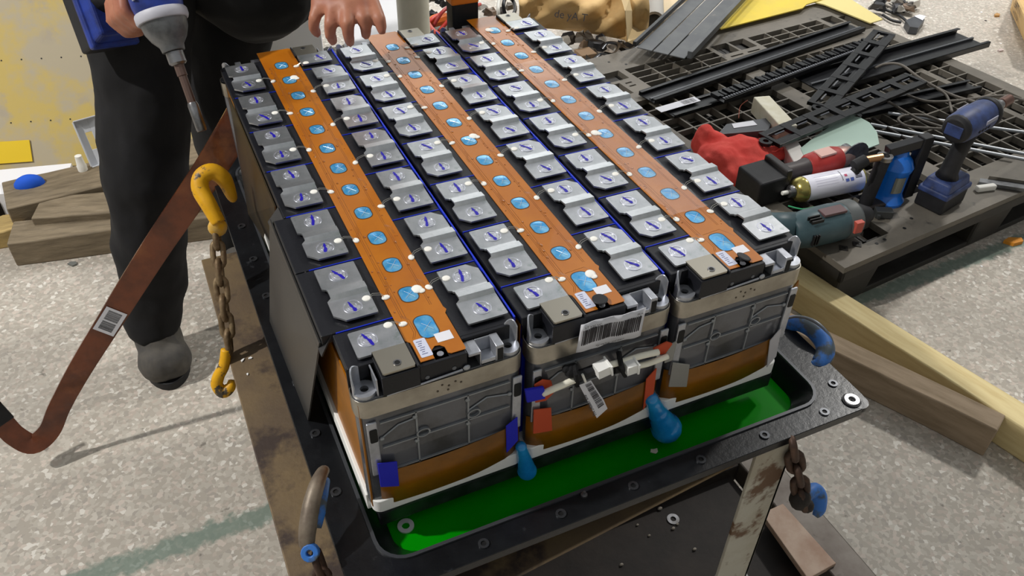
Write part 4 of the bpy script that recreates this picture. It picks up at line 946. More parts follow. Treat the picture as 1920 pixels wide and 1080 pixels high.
# ================================================================== impact wrench (used twice)
def impact_wrench(name, label, m, mb, mr, nose=True):
    t = thing(name, label, 'impact wrench', mat=m)
    # local: +x nose, -z handle; origin in the motor axis above the grip
    MB().lathe([(.012, -.088), (.030, -.085), (.0365, -.070), (.038, -.02), (.037, .035), (.034, .052)], 22, 'x').build('motor_housing', mb, t, smooth=False, bevel=.002)
    MB().lathe([(.010, -.094), (.027, -.092), (.034, -.083), (.034, -.060)], 20, 'x').build('rear_cap', mr, t, .002)
    MB().lathe([(.0365, .046), (.0385, .050), (.0385, .058), (.0365, .062)], 22, 'x').build('bumper_ring', M('bumper_pale', (190, 190, 200), .5) if 'worker' in label else mr, t, .001)
    MB().lathe([(.0345, .058), (.032, .074), (.026, .087), (.018, .097), (.0165, .106)], 22, 'x').build('hammer_case', toolgrey, t, .001)
    MB().lathe([(.0085, .104), (.0130, .107), (.0130, .123), (.010, .126)], 16, 'x').build('chuck', steel, t)
    b = MB(); b.tube([(-.004, 0, -.028), (-.010, 0, -.06), (-.018, 0, -.10), (-.022, 0, -.135), (-.022, 0, -.150)], [.024, .021, .0205, .022, .028], 14, flat=None); b.build('handle', mr, t, smooth=True)
    b = MB(); b.prism([(.013, -.007), (.024, -.007), (.024, .007), (.013, .007)], -.068, -.036); b.build('trigger', M('trigger', (150, 30, 30), .5) if 0 else mr, t, .002)
    b = MB(); b.box((-.066, -.036, -.178), (.044, .036, -.150), 0.86); b.build('battery_foot', mb, t, .006, 3)
    b = MB(); b.box((-.070, -.040, -.190), (.050, .040, -.174)); b.build('battery_shoulder', mb, t, .005, 3)
    b = MB(); b.box((-.066, -.037, -.232), (.046, .037, -.186)); b.build('battery_pack', mr, t, .005, 3)
    for s_ in (-1, 1):
        b = MB()
        for k in range(4): b.box((-.045 + k * .014, s_ * .0365 - .002, -.006), (-.038 + k * .014, s_ * .0365 + .002, .0))
        b.build('vent_slot', MATS['hole'], t)
        b = MB(); b.box((-.02, s_ * .0372 - .0012, .006), (.03, s_ * .0372 + .0012, .016)); b.build('name_plate', M('plate_grey', (150, 152, 170), .5), t)
    b = MB(); b.box((-.0955, -.020, -.014), (-.0925, .020, .014)); b.build('rear_badge', mb, t, .002)
    return t
iw = impact_wrench('impact_wrench', 'blue cordless impact wrench held by the worker pointing down', basis(wrenchO - tooldown * .035, tooldown, gside), bluep, rubber)
# orient so the grip (local -z) runs along gx
z_ = -gx; x_ = (tooldown - z_ * tooldown.dot(z_)).normalized(); y_ = z_.cross(x_)
mm3 = Matrix.Identity(4)
o_ = wrenchO - tooldown * .025
for i in range(3): mm3[i][0] = x_[i]; mm3[i][1] = y_[i]; mm3[i][2] = z_[i]; mm3[i][3] = o_[i]
iw.matrix_world = mm3
b = MB(); b.tube([(.122, 0, 0), (.142, 0, 0), (.143, 0, 0), (.185, 0, 0)], [.0075, .0075, .0062, .0062], 10); b.build('extension_bar', M('bar_bronze', (112, 92, 84), .35, .7), iw, smooth=False)
b = MB(); b.lathe([(.0068, .183), (.0080, .187), (.0080, .224), (.007, .227)], 12, 'x'); b.build('socket', steel, iw)

# ================================================================== plastic pallet
PA = Vector((1.142, .432, -.6)); PR = math.radians(5.8)
pal_ = thing('plastic_pallet', 'large dusty dark grey plastic pallet loaded with scrap rails and tools', 'pallet', (PA.x, PA.y, FZ), PR)
PW, PD, PH = 1.20, 1.20, .15
# deck with openings: list of rectangular holes in local coordinates, built as strips
def deck(b, x0, y0, x1, y1, holes, z0, z1):
    xs = sorted({x0, x1} | {h[0] for h in holes} | {h[2] for h in holes}); ys = sorted({y0, y1} | {h[1] for h in holes} | {h[3] for h in holes})
    xs = [x for x in xs if x0 <= x <= x1]; ys = [y for y in ys if y0 <= y <= y1]
    solid = {}
    for i in range(len(xs) - 1):
        for j in range(len(ys) - 1):
            cx, cy = (xs[i] + xs[i + 1]) / 2, (ys[j] + ys[j + 1]) / 2
            solid[i, j] = not any(h[0] < cx < h[2] and h[1] < cy < h[3] for h in holes)
    for (i, j), s_ in solid.items():
        if not s_: continue
        X0_, X1_, Y0_, Y1_ = xs[i], xs[i + 1], ys[j], ys[j + 1]
        k = len(b.v); b.v += [tuple(b.m @ Vector(v)) for v in ((X0_, Y0_, z0), (X1_, Y0_, z0), (X1_, Y1_, z0), (X0_, Y1_, z0), (X0_, Y0_, z1), (X1_, Y0_, z1), (X1_, Y1_, z1), (X0_, Y1_, z1))]
        b.f += [(k + 4, k + 5, k + 6, k + 7), (k + 3, k + 2, k + 1, k)]
        if not solid.get((i - 1, j), False): b.f.append((k, k + 4, k + 7, k + 3))
        if not solid.get((i + 1, j), False): b.f.append((k + 1, k + 2, k + 6, k + 5))
        if not solid.get((i, j - 1), False): b.f.append((k, k + 1, k + 5, k + 4))
        if not solid.get((i, j + 1), False): b.f.append((k + 3, k + 7, k + 6, k + 2))
holes = []
def gridholes(xa, ya, xb, yb, nx, ny, g=.0055):
    for i in range(nx):
        for j in range(ny):
            w_ = (xb - xa) / nx; h_ = (yb - ya) / ny; holes.append((xa + i * w_ + g / 2, ya + j * h_ + g / 2, xa + (i + 1) * w_ - g / 2, ya + (j + 1) * h_ - g / 2))
yA = PD - .115
gridholes(.17, yA - .15, .52, yA, 4, 4); gridholes(.70, yA - .15, 1.04, yA, 4, 4)
holes += [(.04, yA - .06, .15, yA), (.03, yA - .15, .10, yA - .075), (.535, yA - .07, .605, yA), (.615, yA - .07, .685, yA), (1.06, yA - .06, 1.12, yA), (1.13, yA - .15, 1.17, yA - .02)]
for k in range(2):
    holes += [(.545, yA - .098 - k * .03, .60, yA - .09 - k * .03), (.62, yA - .098 - k * .03, .675, yA - .09 - k * .03), (.115, yA - .09 - k * .022, .14, yA - .083 - k * .022)]
gridholes(.06, .13, .50, yA - .20, 7, 11); gridholes(.56, .13, 1.02, yA - .20, 8, 11)
holes += [(.11, .045, .20, .10)]
gridholes(1.04, .13, 1.15, yA - .22, 2, 11)
b = MB(); deck(b, .0, .0, PW, PD, holes, PH - .018, PH)
# the deck's near-left corner is rounded by a fillet piece: keep the box deck and bevel its rim
b.build('deck', palletm, pal_)
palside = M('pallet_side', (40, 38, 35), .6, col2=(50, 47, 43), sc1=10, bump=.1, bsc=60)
b = MB(); 
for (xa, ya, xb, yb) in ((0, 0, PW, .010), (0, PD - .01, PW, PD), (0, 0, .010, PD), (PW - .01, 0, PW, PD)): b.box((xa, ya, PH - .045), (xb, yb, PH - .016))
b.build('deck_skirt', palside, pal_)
for fx in (0, .52, PW - .16):
    for fy in (0, .5, PD - .16):
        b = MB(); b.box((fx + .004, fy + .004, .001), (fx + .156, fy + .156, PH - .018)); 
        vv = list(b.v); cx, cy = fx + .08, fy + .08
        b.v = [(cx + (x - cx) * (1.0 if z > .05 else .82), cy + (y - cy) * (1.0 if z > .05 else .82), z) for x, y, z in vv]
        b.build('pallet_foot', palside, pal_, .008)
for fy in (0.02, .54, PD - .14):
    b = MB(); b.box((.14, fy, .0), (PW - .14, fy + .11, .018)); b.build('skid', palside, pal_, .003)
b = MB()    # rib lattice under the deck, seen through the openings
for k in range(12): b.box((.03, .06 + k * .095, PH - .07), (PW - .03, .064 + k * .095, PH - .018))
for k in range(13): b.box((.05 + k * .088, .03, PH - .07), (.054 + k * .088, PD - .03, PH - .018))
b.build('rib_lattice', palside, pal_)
for (x, y) in ((.055, .055), (.095, .05)):
    b = MB(); b.m = Matrix.Translation((x, y, PH)); b.ring((0, 0), .006, .013, 0, .002, 4); b.ring((0, 0), .0005, .006, 0, .0005, 10); b.build('recessed_socket', palside, pal_)
for (x, y) in ((.14, .03), (.17, .032), (.25, .04), (.30, .06), (.16, PD - .05), (.2, PD - .09), (.5, PD - .05), (.56, PD - .055)):
    b = MB(); b.m = Matrix.Translation((x, y, PH)); b.ring((0, 0), .0002, .0045, 0, .0005, 10); b.build('peg_hole', MATS['hole'], pal_)
PT = -.6    # deck top height

# ---- black rails on the pallet
railm = M('rail_black_plastic', (20, 21, 24), .3, .1, col2=(30, 31, 34), sc1=12, bump=.1, bsc=60)
railm2 = M('rail_grey_plastic', (66, 68, 72), .42, .1, col2=(78, 80, 84), sc1=12)
def rail(name, label, A, B, width, z, mat=railm, lips=(0, 1), mid=None, ribs=False, lip=.014, bolts=False, group='black plastic rails on the pallet'):
    A = Vector((A.x, A.y, z)); B = Vector((B.x, B.y, z)); d = B - A; L = d.length; t = thing(name, label, 'rail', mat=basis(A, d, (-d.y, d.x, 0)), group=group)
    b = MB(); b.box((0, 0, 0), (L, width, .003)); b.build('web', mat, t, .001)
    for l in lips:
        b = MB(); y = l * width; sgn = 1 if l < .5 else -1; b.box((0, min(y, y + sgn * .003), 0), (L, max(y, y + sgn * .003), lip)); b.box((0, min(y, y + sgn * .012), lip - .003), (L, max(y, y + sgn * .012), lip)); b.build('edge_lip', mat, t, .001)
    if mid is not None:
        b = MB(); b.box((0, mid * width - .004, .003), (L, mid * width + .004, .011)); b.build('centre_ridge', M('ridge', (84, 86, 90), .2, .3), t, .001)
    if ribs:
        b = MB()
        for k in range(int(L / .016)): b.box((k * .016, width * .45, .003), (k * .016 + .010, width * .95, .009 + .004 * (k % 3 == 0)))
        b.build('cooling_rib', mat, t)
        b = MB()
        for k in range(int(L / .011)): b.box((k * .011, .004, .014), (k * .011 + .006, .012, .0165))
        o = b.build('clip_tooth', M('tooth', (120, 122, 128), .15, .3), t); o['kind'] = 'stuff'
    return t
def railq(name, label, fA, fB, nA, z, **k):
    A, B, N = un(*fA, z), un(*fB, z), un(*nA, z); d = (B - A).normalized(); nv = Vector((-d.y, d.x, 0)); w_ = abs((N - A).dot(nv)); e_ = (N - A).dot(d) * 0
    return rail(name, label, A - nv * w_, B - nv * w_, w_, z, **k)
railq('plastic_rail', 'long black channel lying along the far grid of the pallet', (1197, 178), (1590, 46), (1224, 197), PT + .006, lips=(0, 1), mid=.3)
railq('toothed_rail', 'black rail with a row of shiny teeth crossing the pallet middle', (1330, 180), (1630, 72), (1372, 190), PT + .024, ribs=True, lips=(0,))
railq('wide_channel', 'wide black channel with centre ridge overhanging the far pallet end', (1490, 146), (1792, 62), (1545, 180), PT + .004, lips=(0, 1), mid=.5, lip=.02)
railq('plastic_rail', 'short black channel end with white barcode sticker beside the modules', (1240, 206), (1420, 152), (1252, 226), PT + .004, lips=(0, 1), lip=.010)
railq('plastic_rail', 'low black channel lying under the ladder frames near the grey cables', (1590, 206), (1812, 156), (1600, 226), PT + .002, lips=(0, 1))
st = thing('rail_sticker', 'white barcode sticker on the short black channel end', 'label', mat=basis(un(1240, 211, PT + .0155), un(1322, 187, PT + .0155) - un(1240, 211, PT + .0155), (0, 1, 0)))
b = MB(); b.box((0, 0, 0), (.15, .03, .001)); b.build('paper', paperm, st); b = MB(); barcode(b, .09, .14, .004, .026, .001, 4); b.build('barcode', inkm, st)
t = thing('black_box_section', 'short black box section with white label near the red cloth', 'rail', un(1345, 250, PT + .02))
b = local(t); p = [un(x, y, PT + .05) for x, y in ((1345, 252), (1362, 232), (1455, 218), (1440, 244))]; b.quad(list(reversed(p)), .035); b.build('section', railm2, t, .002)
b = local(t); p = [un(x, y, PT + .0512) for x, y in ((1376, 240), (1372, 232), (1412, 226), (1420, 234))]; b.quad(list(reversed(p)), .0005); b.build('sticker', paperm, t)
# ladder frames
def ladder(label, A, B, width, zA, zB, n):
    d = B - A; L = d.length; t = thing('ladder_frame', label, 'frame', mat=basis(A, d, (-d.y, d.x, 0)), group='black plastic ladder frames')
    b = MB(); b.box((0, 0, 0), (L, .020, .010)); b.build('side_rail', railm, t, .001)
    b = MB(); b.box((0, width - .020, 0), (L, width, .010)); b.build('side_rail', railm, t, .001)
    b = MB(); b.box((0, width * .28, -.004), (L, width * .42, .005)); b.build('side_rail', railm, t, .001)
    for k in range(n + 1):
        x = L * k / n; b = MB(); b.box((max(0, x - .012), 0, .001), (min(L, x + .012), width, .011)); b.build('rung', railm, t, .001)
        if k < n:
            b = MB(); b.tube([(x + L / n * .35, width * .62, .008), (x + L / n * .75, width * .62, .008)], .0025, 6); b.build('clip_bar', MATS['tooth'], t)
    b = MB(); b.m = Matrix.Translation((-.012, width * .5, 0)); b.ring((0, 0), .008, .018, 0, .009, 14); b.build('end_ring', railm, t)
    return t
def ladq(label, fA, fB, nA, z, n):
    A, B, N = un(*fA, z), un(*fB, z), un(*nA, z); d = (B - A).normalized(); nv = Vector((-d.y, d.x, 0)); w_ = abs((N - A).dot(nv)); ladder(label, A - nv * w_, B - nv * w_, w_, 0, 0, n)
ladq('black ladder frame lying on top, pointing to the red cloth', (1420, 256), (1696, 142), (1448, 284), PT + .062, 7)
ladq('black ladder frame crossing under the upper one towards the far rail end', (1512, 196), (1636, 60), (1556, 214), PT + .046, 6)
# foam blocks
def block(name, label, px0, px1, z, wv, hv, mat, cat='block'):
    A, B = un(*px0, z), un(*px1, z); d = B - A; t = thing(name, label, cat, mat=basis(A, d, (-d.y, d.x, 0))); b = MB(); b.box((0, -wv / 2, -hv), (d.length, wv / 2, 0)); b.build('block', mat, t, .003); return t
fmb = M('foam_block', (214, 208, 184), .8, col2=(226, 222, 204), sc1=30, bump=.2, bsc=60)
block('foam_block', 'cream foam block lying across the black rails', (1428, 180), (1480, 236), PT + .07, .05, .05, fmb)
block('foam_block', 'white foam block showing between ladder frame and mint sheet', (1480, 262), (1505, 305), PT + .045, .045, .04, M('foam_white', (220, 218, 212), .8))
t = thing('mint_sheet', 'pale mint green plastic sheet with rounded end under the ladder frame', 'sheet', un(1580, 260, PT + .03))
pts = [(1500, 280), (1510, 302), (1560, 300), (1600, 290), (1648, 272), (1644, 250), (1630, 232), (1612, 222), (1590, 218), (1560, 236), (1530, 256)]
b = local(t); b.quad(list(reversed([un(x, y, PT + .042) for x, y in pts])), .004); b.build('sheet', M('mint_plastic', (176, 202, 188), .45), t, .001)
# red cloth
t = thing('red_cloth', 'crumpled red cloth bag lying beside the right module', 'cloth', un(1370, 300, PT))
b = local(t)
for (x, y, zz, r_, sx, sz) in ((1330, 268, .03, .05, 1, .7), (1365, 295, .03, .075, 1.1, .55), (1400, 290, .03, .075, 1.2, .5), (1420, 315, .02, .06, 1.1, .5), (1440, 285, .02, .05, 1.3, .5), (1385, 325, .02, .06, 1, .5), (1325, 255, .045, .028, .9, 1)):
    b.sphere(un(x, y, PT + zz), r_, 14, 9, sx, 1, sz)
o = b.build('cloth', M('red_towel', (206, 62, 54), .9, col2=(222, 84, 74), sc1=20, bump=.5, bsc=90), t)
md = o.modifiers.new('r', 'REMESH'); md.mode = 'VOXEL'; md.voxel_size = .006; md.use_smooth_shade = True
tx = bpy.data.textures.new('cloth_folds', 'CLOUDS'); tx.noise_scale = .05
md = o.modifiers.new('d', 'DISPLACE'); md.texture = tx; md.strength = .03; md.texture_coords = 'LOCAL'
md = o.modifiers.new('s', 'SMOOTH'); md.iterations = 3
# angle grinder: battery black box at left, red body
c0 = un(1428, 338, PT + .04); c1 = un(1612, 284, PT + .05); ax_ = (c1 - c0).normalized()
gm = basis(c0, ax_, (-ax_.y, ax_.x, 0)); ag = thing('angle_grinder', 'red and black cordless angle grinder lying behind the spray can', 'angle grinder', mat=gm)
b = MB(); b.box((-.050, -.055, -.038), (.032, .040, .034)); b.build('battery_pack', rubber, ag, .006, 3)
b = MB(); b.box((.03, -.05, -.04), (.05, .04, .046)); b.build('battery_foot', M('grinder_black', (44, 42, 42), .5), ag, .004)
b = MB(); b.lathe([(.024, .04), (.025, .07), (.0225, .12), (.027, .145)], 18, 'x'); b.build('grip', M('grinder_grip', (62, 56, 56), .5, .1), ag)
b = MB(); b.lathe([(.027, .14), (.033, .15), (.036, .19), (.035, .23), (.031, .245)], 20, 'x'); b.build('motor_housing', M('tool_red', (168, 48, 42), .45, col2=(146, 40, 38), sc1=30), ag, .002)
b = MB(); b.box((.165, -.02, .031), (.215, .012, .037)); b.build('name_plate', M('plate_pink', (210, 170, 160), .5), ag, .001)
b = MB(); b.lathe([(.030, .244), (.030, .256), (.022, .285), (.012, .295)], 18, 'x'); b.build('gear_head', M('head_alloy', (170, 140, 132), .4, .5), ag)
b = MB(); b.m = Matrix.Translation((.285, -.005, 0)) @ Matrix.Rotation(PI / 2, 4, 'X'); b.lathe([(.02, -.03), (.02, .01), (.045, .012), (.045, .015), (.01, .016)], 20); b.build('guard', toolgrey, ag)
# spray can
A, B = un(1479, 360, PT + .034), un(1600, 336, PT + .034); d = (B - A).normalized()
scn = thing('spray_can', 'white aerosol can with gold shoulder lying on its side', 'spray can', mat=basis(A, d, (-d.y, d.x, 0)))
MB().lathe([(.0318, .038), (.0325, .04), (.0325, .205), (.0318, .207)], 28, 'x').build('can_body', M('can_white', (226, 226, 238), .3), scn)
MB().lathe([(.0155, .012), (.021, .014), (.029, .022), (.0328, .034), (.0332, .039), (.0326, .041)], 28, 'x').build('shoulder', M('gold_metal', (176, 164, 96), .25, .8), scn)
MB().lathe([(.006, -.004), (.014, -.002), (.0165, .004), (.016, .013)], 20, 'x').build('valve_cup', steel, scn)
MB().lathe([(.0045, -.020), (.0055, -.019), (.0055, -.004)], 12, 'x').build('nozzle', whites, scn)
MB().lathe([(.0328, .205), (.0335, .207), (.0325, .210), (.028, .209)], 28, 'x').build('base_rim', MATS['gold_metal'], scn)
def onc(u, a, r=.0329): return (u, -r * math.sin(a), r * math.cos(a))
def patch(b, u0, u1, a0, a1):
    n = 3; vs = []
    for i in range(n + 1):
        a = a0 + (a1 - a0) * i / n; vs += [onc(u0, a), onc(u1, a)]
    b.add(vs, [(2 * i, 2 * i + 1, 2 * i + 3, 2 * i + 2) for i in range(n)])
b = MB()
for k in range(7): patch(b, .176, .196, .1 + k * .11, .1 + k * .11 + .06)
for k in range(8): patch(b, .137, .139, -.1 + k * .12, -.02 + k * .12)
b.build('barcode', inkm, scn)
b = MB(); patch(b, .146, .156, .75, .98); patch(b, .160, .170, .72, .98); b.build('printed_symbol', M('symbol_blue', (84, 104, 176), .5), scn)
b = MB(); patch(b, .146, .154, .35, .55); b.build('printed_symbol', M('symbol_red', (190, 60, 100), .5), scn)
b = MB()
for k in range(6): patch(b, .06, .125, -.1 + k * .2, -.085 + k * .2)
b.build('printed_line', M('faint_print', (190, 186, 204), .5), scn)
# corded drill, teal
A, B = un(1498, 432, PT + .05), un(1625, 402, PT + .05); d = (B - A).normalized()
dr = thing('power_drill', 'teal and grey power drill lying at the near pallet corner', 'drill', mat=basis(A, d, (-d.y, d.x, 0)) @ Matrix.Scale(1.14, 4))
teal = M('drill_teal', (52, 74, 80), .45, col2=(64, 86, 92), sc1=24)
MB().lathe([(.026, -.02), (.036, -.008), (.040, .02), (.041, .08), (.038, .11)], 22, 'x').build('motor_housing', teal, dr, .002)
MB().lathe([(.039, .10), (.041, .104), (.041, .128), (.036, .135)], 22, 'x').build('gear_collar', M('drill_grey', (84, 88, 88), .5), dr, .001)
MB().lathe([(.030, .134), (.028, .15), (.020, .165), (.016, .175)], 18, 'x').build('chuck', rubber, dr)
b = MB(); b.box((.103, -.045, -.004), (.122, -.030, .022)); b.build('side_badge', M('badge_red', (190, 86, 72), .5), dr, .001)
b = MB(); b.m = Matrix.Translation((0, 0, 0)); b.tube([(-.005, .01, 0), (-.04, .035, -.003), (-.085, .075, -.008), (-.12, .11, -.012)], [.034, .028, .024, .027], 14); b.build('handle', teal, dr, smooth=True)
b = MB(); b.box((.035, -.022, .037), (.09, .002, .043)); b.build('name_plate', M('drill_plate', (96, 72, 74), .5), dr, .001)
b = MB()
for k in range(3): b.box((.0, -.030 + k * .007, .0335), (.028, -.027 + k * .007, .0400 + .001 * k))
for k in range(3): b.box((.004 + k * .006, -.0425, -.012), (.0065 + k * .006, -.037, .012))
b.build('vent_slot', MATS['hole'], dr)
t = thing('green_wire', 'loose green wire lying behind the teal drill', 'wire', un(1510, 390, PT)); b = local(t); b.tube(bend([un(1478, 386, PT + .012), un(1505, 392, PT + .016), un(1530, 388, PT + .014), un(1548, 392, PT + .02)]), .002, 6); b.build('wire', M('wire_green', (60, 160, 110), .4), t)
# blue bottle jack with black frame
jp = un(1656, 372, PT); bj = thing('bottle_jack', 'bright blue bottle shaped tool body behind the black clamp tube', 'jack', jp)
MB().lathe([(r_ * 1.18, h_ * 1.02) for r_, h_ in [(.040, 0), (.041, .008), (.034, .022), (.0325, .03), (.0335, .085), (.036, .092), (.037, .10), (.030, .118), (.019, .130), (.017, .142), (.014, .144)]], 26).build('body', M('bottle_blue', (24, 112, 214), .25, coat=.4), bj, smooth=False)
b = MB(); 
for k in range(5): an = -2.2 + k * .14; b.add([(.0405 * math.cos(an), .0405 * math.sin(an), .04), (.0405 * math.cos(an + .14), .0405 * math.sin(an + .14), .04), (.0405 * math.cos(an + .14), .0405 * math.sin(an + .14), .085), (.0405 * math.cos(an), .0405 * math.sin(an), .085)], [(0, 1, 2, 3)])
b.build('label_plate', M('jack_label', (120, 122, 112), .5), bj)
ck = thing('clamp_tool', 'black tubular clamp tool standing around the blue bottle jack', 'clamp', un(1621, 388, PT))
b = local(ck); b.tube([un(1621, 385, PT + .01), un(1621, 385, PT + .01) + Vector((.012, .0, .135))], .0165, 16); b.build('tube', rubber, ck, smooth=False)
top = un(1621, 385, PT + .01) + Vector((.012, .0, .135))
b = local(ck); b.m = b.m @ Matrix.Translation(top); b.ring((0, 0), .011, .019, -.004, .006, 18); b.build('tube_collar', steel, ck)
b = local(ck); b.tube([top + Vector((-.055, .01, .0)), top + Vector((-.01, .0, .004))], .009, 12); b.build('copper_spout', M('copper', (168, 124, 84), .3, .8), ck)
b = local(ck); b.tube([top + Vector((-.08, .012, -.012)), top + Vector((-.05, .01, -.001))], .015, 12); b.tube([top + Vector((-.075, .012, -.03)), top + Vector((-.06, .01, -.012))], .011, 12); b.build('swivel', rubber, ck)
q = top + Vector((.02, .015, .004)); q2 = dp(1738, 262, (RC @ (np.array(top) - CP))[2] + .02)
b = local(ck); b.m = b.m @ basis(q, q2 - q, (-(q2 - q).y, (q2 - q).x, 0)); b.box((0, -.012, -.012), ((q2 - q).length, .012, .012)); b.build('cross_arm', railm, ck, .002)
b = local(ck); b.box((q2.x - .02, q2.y - .012, PT + .01), (q2.x + .012, q2.y + .014, q2.z + .012)); b.build('upright', rubber, ck, .002)
b = local(ck); b.box((un(1622, 396, PT).x - .02, un(1622, 396, PT).y - .015, PT), (un(1622, 396, PT).x + .05, un(1622, 396, PT).y + .02, PT + .018)); b.build('foot', darkrust, ck, .003)
b = local(ck); p0 = un(1655, 400, PT + .01); b.m = b.m @ Matrix.Translation(p0) @ Matrix.Rotation(-.5, 4, 'Z'); b.box((-.02, -.012, -.008), (.022, .012, .012)); b.box((-.018, -.02, -.006), (-.01, .012, .006)); b.build('latch', M('latch', (72, 74, 74), .4, .4), ck, .002)
# blue impact wrench standing on the pallet
bp = un(1782, 396, PT); mw2 = Matrix.Translation((bp.x + .012, bp.y + .045, PT + .2325)) @ Matrix.Rotation(math.radians(14), 4, 'Z')
iw2 = impact_wrench('impact_wrench', 'dusty blue impact wrench standing upright on its battery on the pallet', mw2, bluep2, rubber)
b = MB(); b.lathe([(.007, .124), (.0135, .128), (.0135, .168), (.009, .17)], 14, 'x'); b.build('socket', M('socket_copper', (120, 90, 80), .35, .7), iw2)
# rods
rodm = M('rod_steel', (168, 172, 176), .5, .6)
for (l, A_, B_) in (('silver steel rod, topmost of the loose rods', (1665, 212), (1935, 250)), ('silver steel rod passing behind the black clamp arm', (1632, 233), (1960, 296)), ('silver steel rod, lowest of the loose rods', (1640, 246), (1990, 312)), ('short grey rod crossing the other rods on the pallet', (1636, 222), (1700, 262))):
    A, B = un(*A_, PT + .012), un(*B_, PT + .012); t = thing('steel_rod', l, 'rod', A, group='steel rods on the pallet'); b = local(t); b.tube([A, B], .0048, 10); b.build('rod', rodm if 'silver' in l else darkrust, t)
def cable(name, label, pts, r, mat, zz):
    P_ = [un(x, y, zz + dz) for x, y, dz in pts]; t = thing(name, label, 'cable', P_[0]); b = local(t); b.tube(bend(P_, 8), r, 8); b.build('cable', mat, t, smooth=True); return t
cabm = M('cable_grey', (96, 90, 82), .6, col2=(112, 106, 98), sc1=30)
cable('grey_cable', 'dusty grey cable arching across the wide channel', [(1640, 128, .03), (1660, 120, .045), (1690, 122, .05), (1730, 150, .04), (1790, 180, .02), (1850, 195, .02)], .0042, cabm, PT)
cable('grey_cable', 'dusty grey cable running to the right frame edge', [(1700, 178, .02), (1740, 190, .02), (1800, 188, .02), (1860, 180, .02), (1900, 182, .02), (1950, 200, .0)], .0042, cabm, PT)
cable('grey_cable', 'dusty grey cable coiled beside the black rails', [(1665, 190, .03), (1720, 222, .02), (1770, 240, .02), (1740, 240, .02), (1700, 236, .02), (1684, 224, .02), (1700, 216, .02), (1740, 218, .02), (1790, 240, .02)], .0040, cabm, PT)
cable('grey_cable', 'grey cable hanging down beside the coiled cable', [(1755, 165, .03), (1775, 180, .02), (1785, 210, .015)], .0042, cabm, PT)
cable('copper_wire', 'thin copper wire curling up by the cream foam block', [(1385, 222, .01), (1388, 200, .03), (1402, 188, .05)], .0012, M('copper_wire', (170, 90, 70), .4), PT)
t = thing('flat_bar', 'grey angle bar lying across the right edge of the pallet', 'metal bar', un(1850, 338, PT)); b = local(t); p = [un(x, y, PT + .012) for x, y in ((1838, 334), (1935, 346), (1935, 356), (1836, 341))]; b.quad(list(reversed(p)), .010); b.build('bar', toolgrey, t)
t = thing('plastic_corner', 'broken grey plastic corner piece at the right pallet edge', 'scrap', un(1890, 320, PT)); b = local(t); p = [un(x, y, PT + .02) for x, y in ((1855, 330), (1905, 300), (1960, 312), (1960, 345))]; b.quad(list(reversed(p)), .015); b.build('piece', palletm, t)
t = thing('eraser_block', 'small white capped piece behind the standing impact wrench', 'scrap', un(1848, 352, PT)); b = local(t); c = un(1848, 352, PT + .008); b.m = b.m @ Matrix.Translation(c) @ Matrix.Rotation(-.2, 4, 'Z'); b.box((-.028, -.008, -.008), (.028, .008, .008)); b.build('piece', whites, t, .004)

# ================================================================== things behind the pallet
ch_m = M('channel_grey', (80, 82, 84), .5, .2, col2=(92, 94, 94), sc1=10, col3=(120, 116, 108), sc3=25, lo3=.66, hi3=.78)
A, B = un(1206, 78, -.56), un(1322, -30, -.56); d = (B - A); t = thing('grey_channel', 'wide grey cable channel leaning over the far left pallet edge', 'channel', mat=basis(A, d, (d.y, -d.x, 0)))
L = d.length * 1.3
for k in range(3):
    b = MB(); b.box((-.06, .002 + k * .056, -.004), (L, .054 + k * .056, 0)); b.build('channel_face', ch_m, t, .0015)
b = MB(); b.box((-.06, -.014, -.02), (L, -.002, -.004)); b.build('channel_edge', railm, t, .001)
b = MB(); b.box((-.06, .172, -.03), (L, .188, -.006)); b.build('channel_edge', ch_m, t, .001)
ysm = M('yellow_sheet', (218, 192, 62), .5, col2=(206, 182, 74), sc1=8)
t = thing('yellow_sheet', 'bright yellow sheet lying on the far edge of the pallet', 'sheet', un(1450, 25, PT)); b = local(t)
p = [un(x, y, PT + .02) for x, y in ((1345, 50), (1352, 54), (1505, 15), (1512, 8), (1600, -20), (1420, -30))]; b.quad(p, .004); b.build('sheet', ysm, t)
t = thing('yellow_sheet', 'pale yellow folded sheet behind the far right pallet corner', 'sheet', un(1600, 20, PT)); b = local(t)
p = [un(x, y, PT + .012) for x, y in ((1520, 4), (1545, 10), (1632, 45), (1655, 38), (1575, -12), (1530, -15))]; b.quad(p, .004); b.build('sheet', M('pale_yellow', (214, 198, 130), .6), t)
bagm = M('kraft_paper', (214, 180, 124), .75, col2=(200, 164, 110), sc1=12, bump=.4, bsc=25)
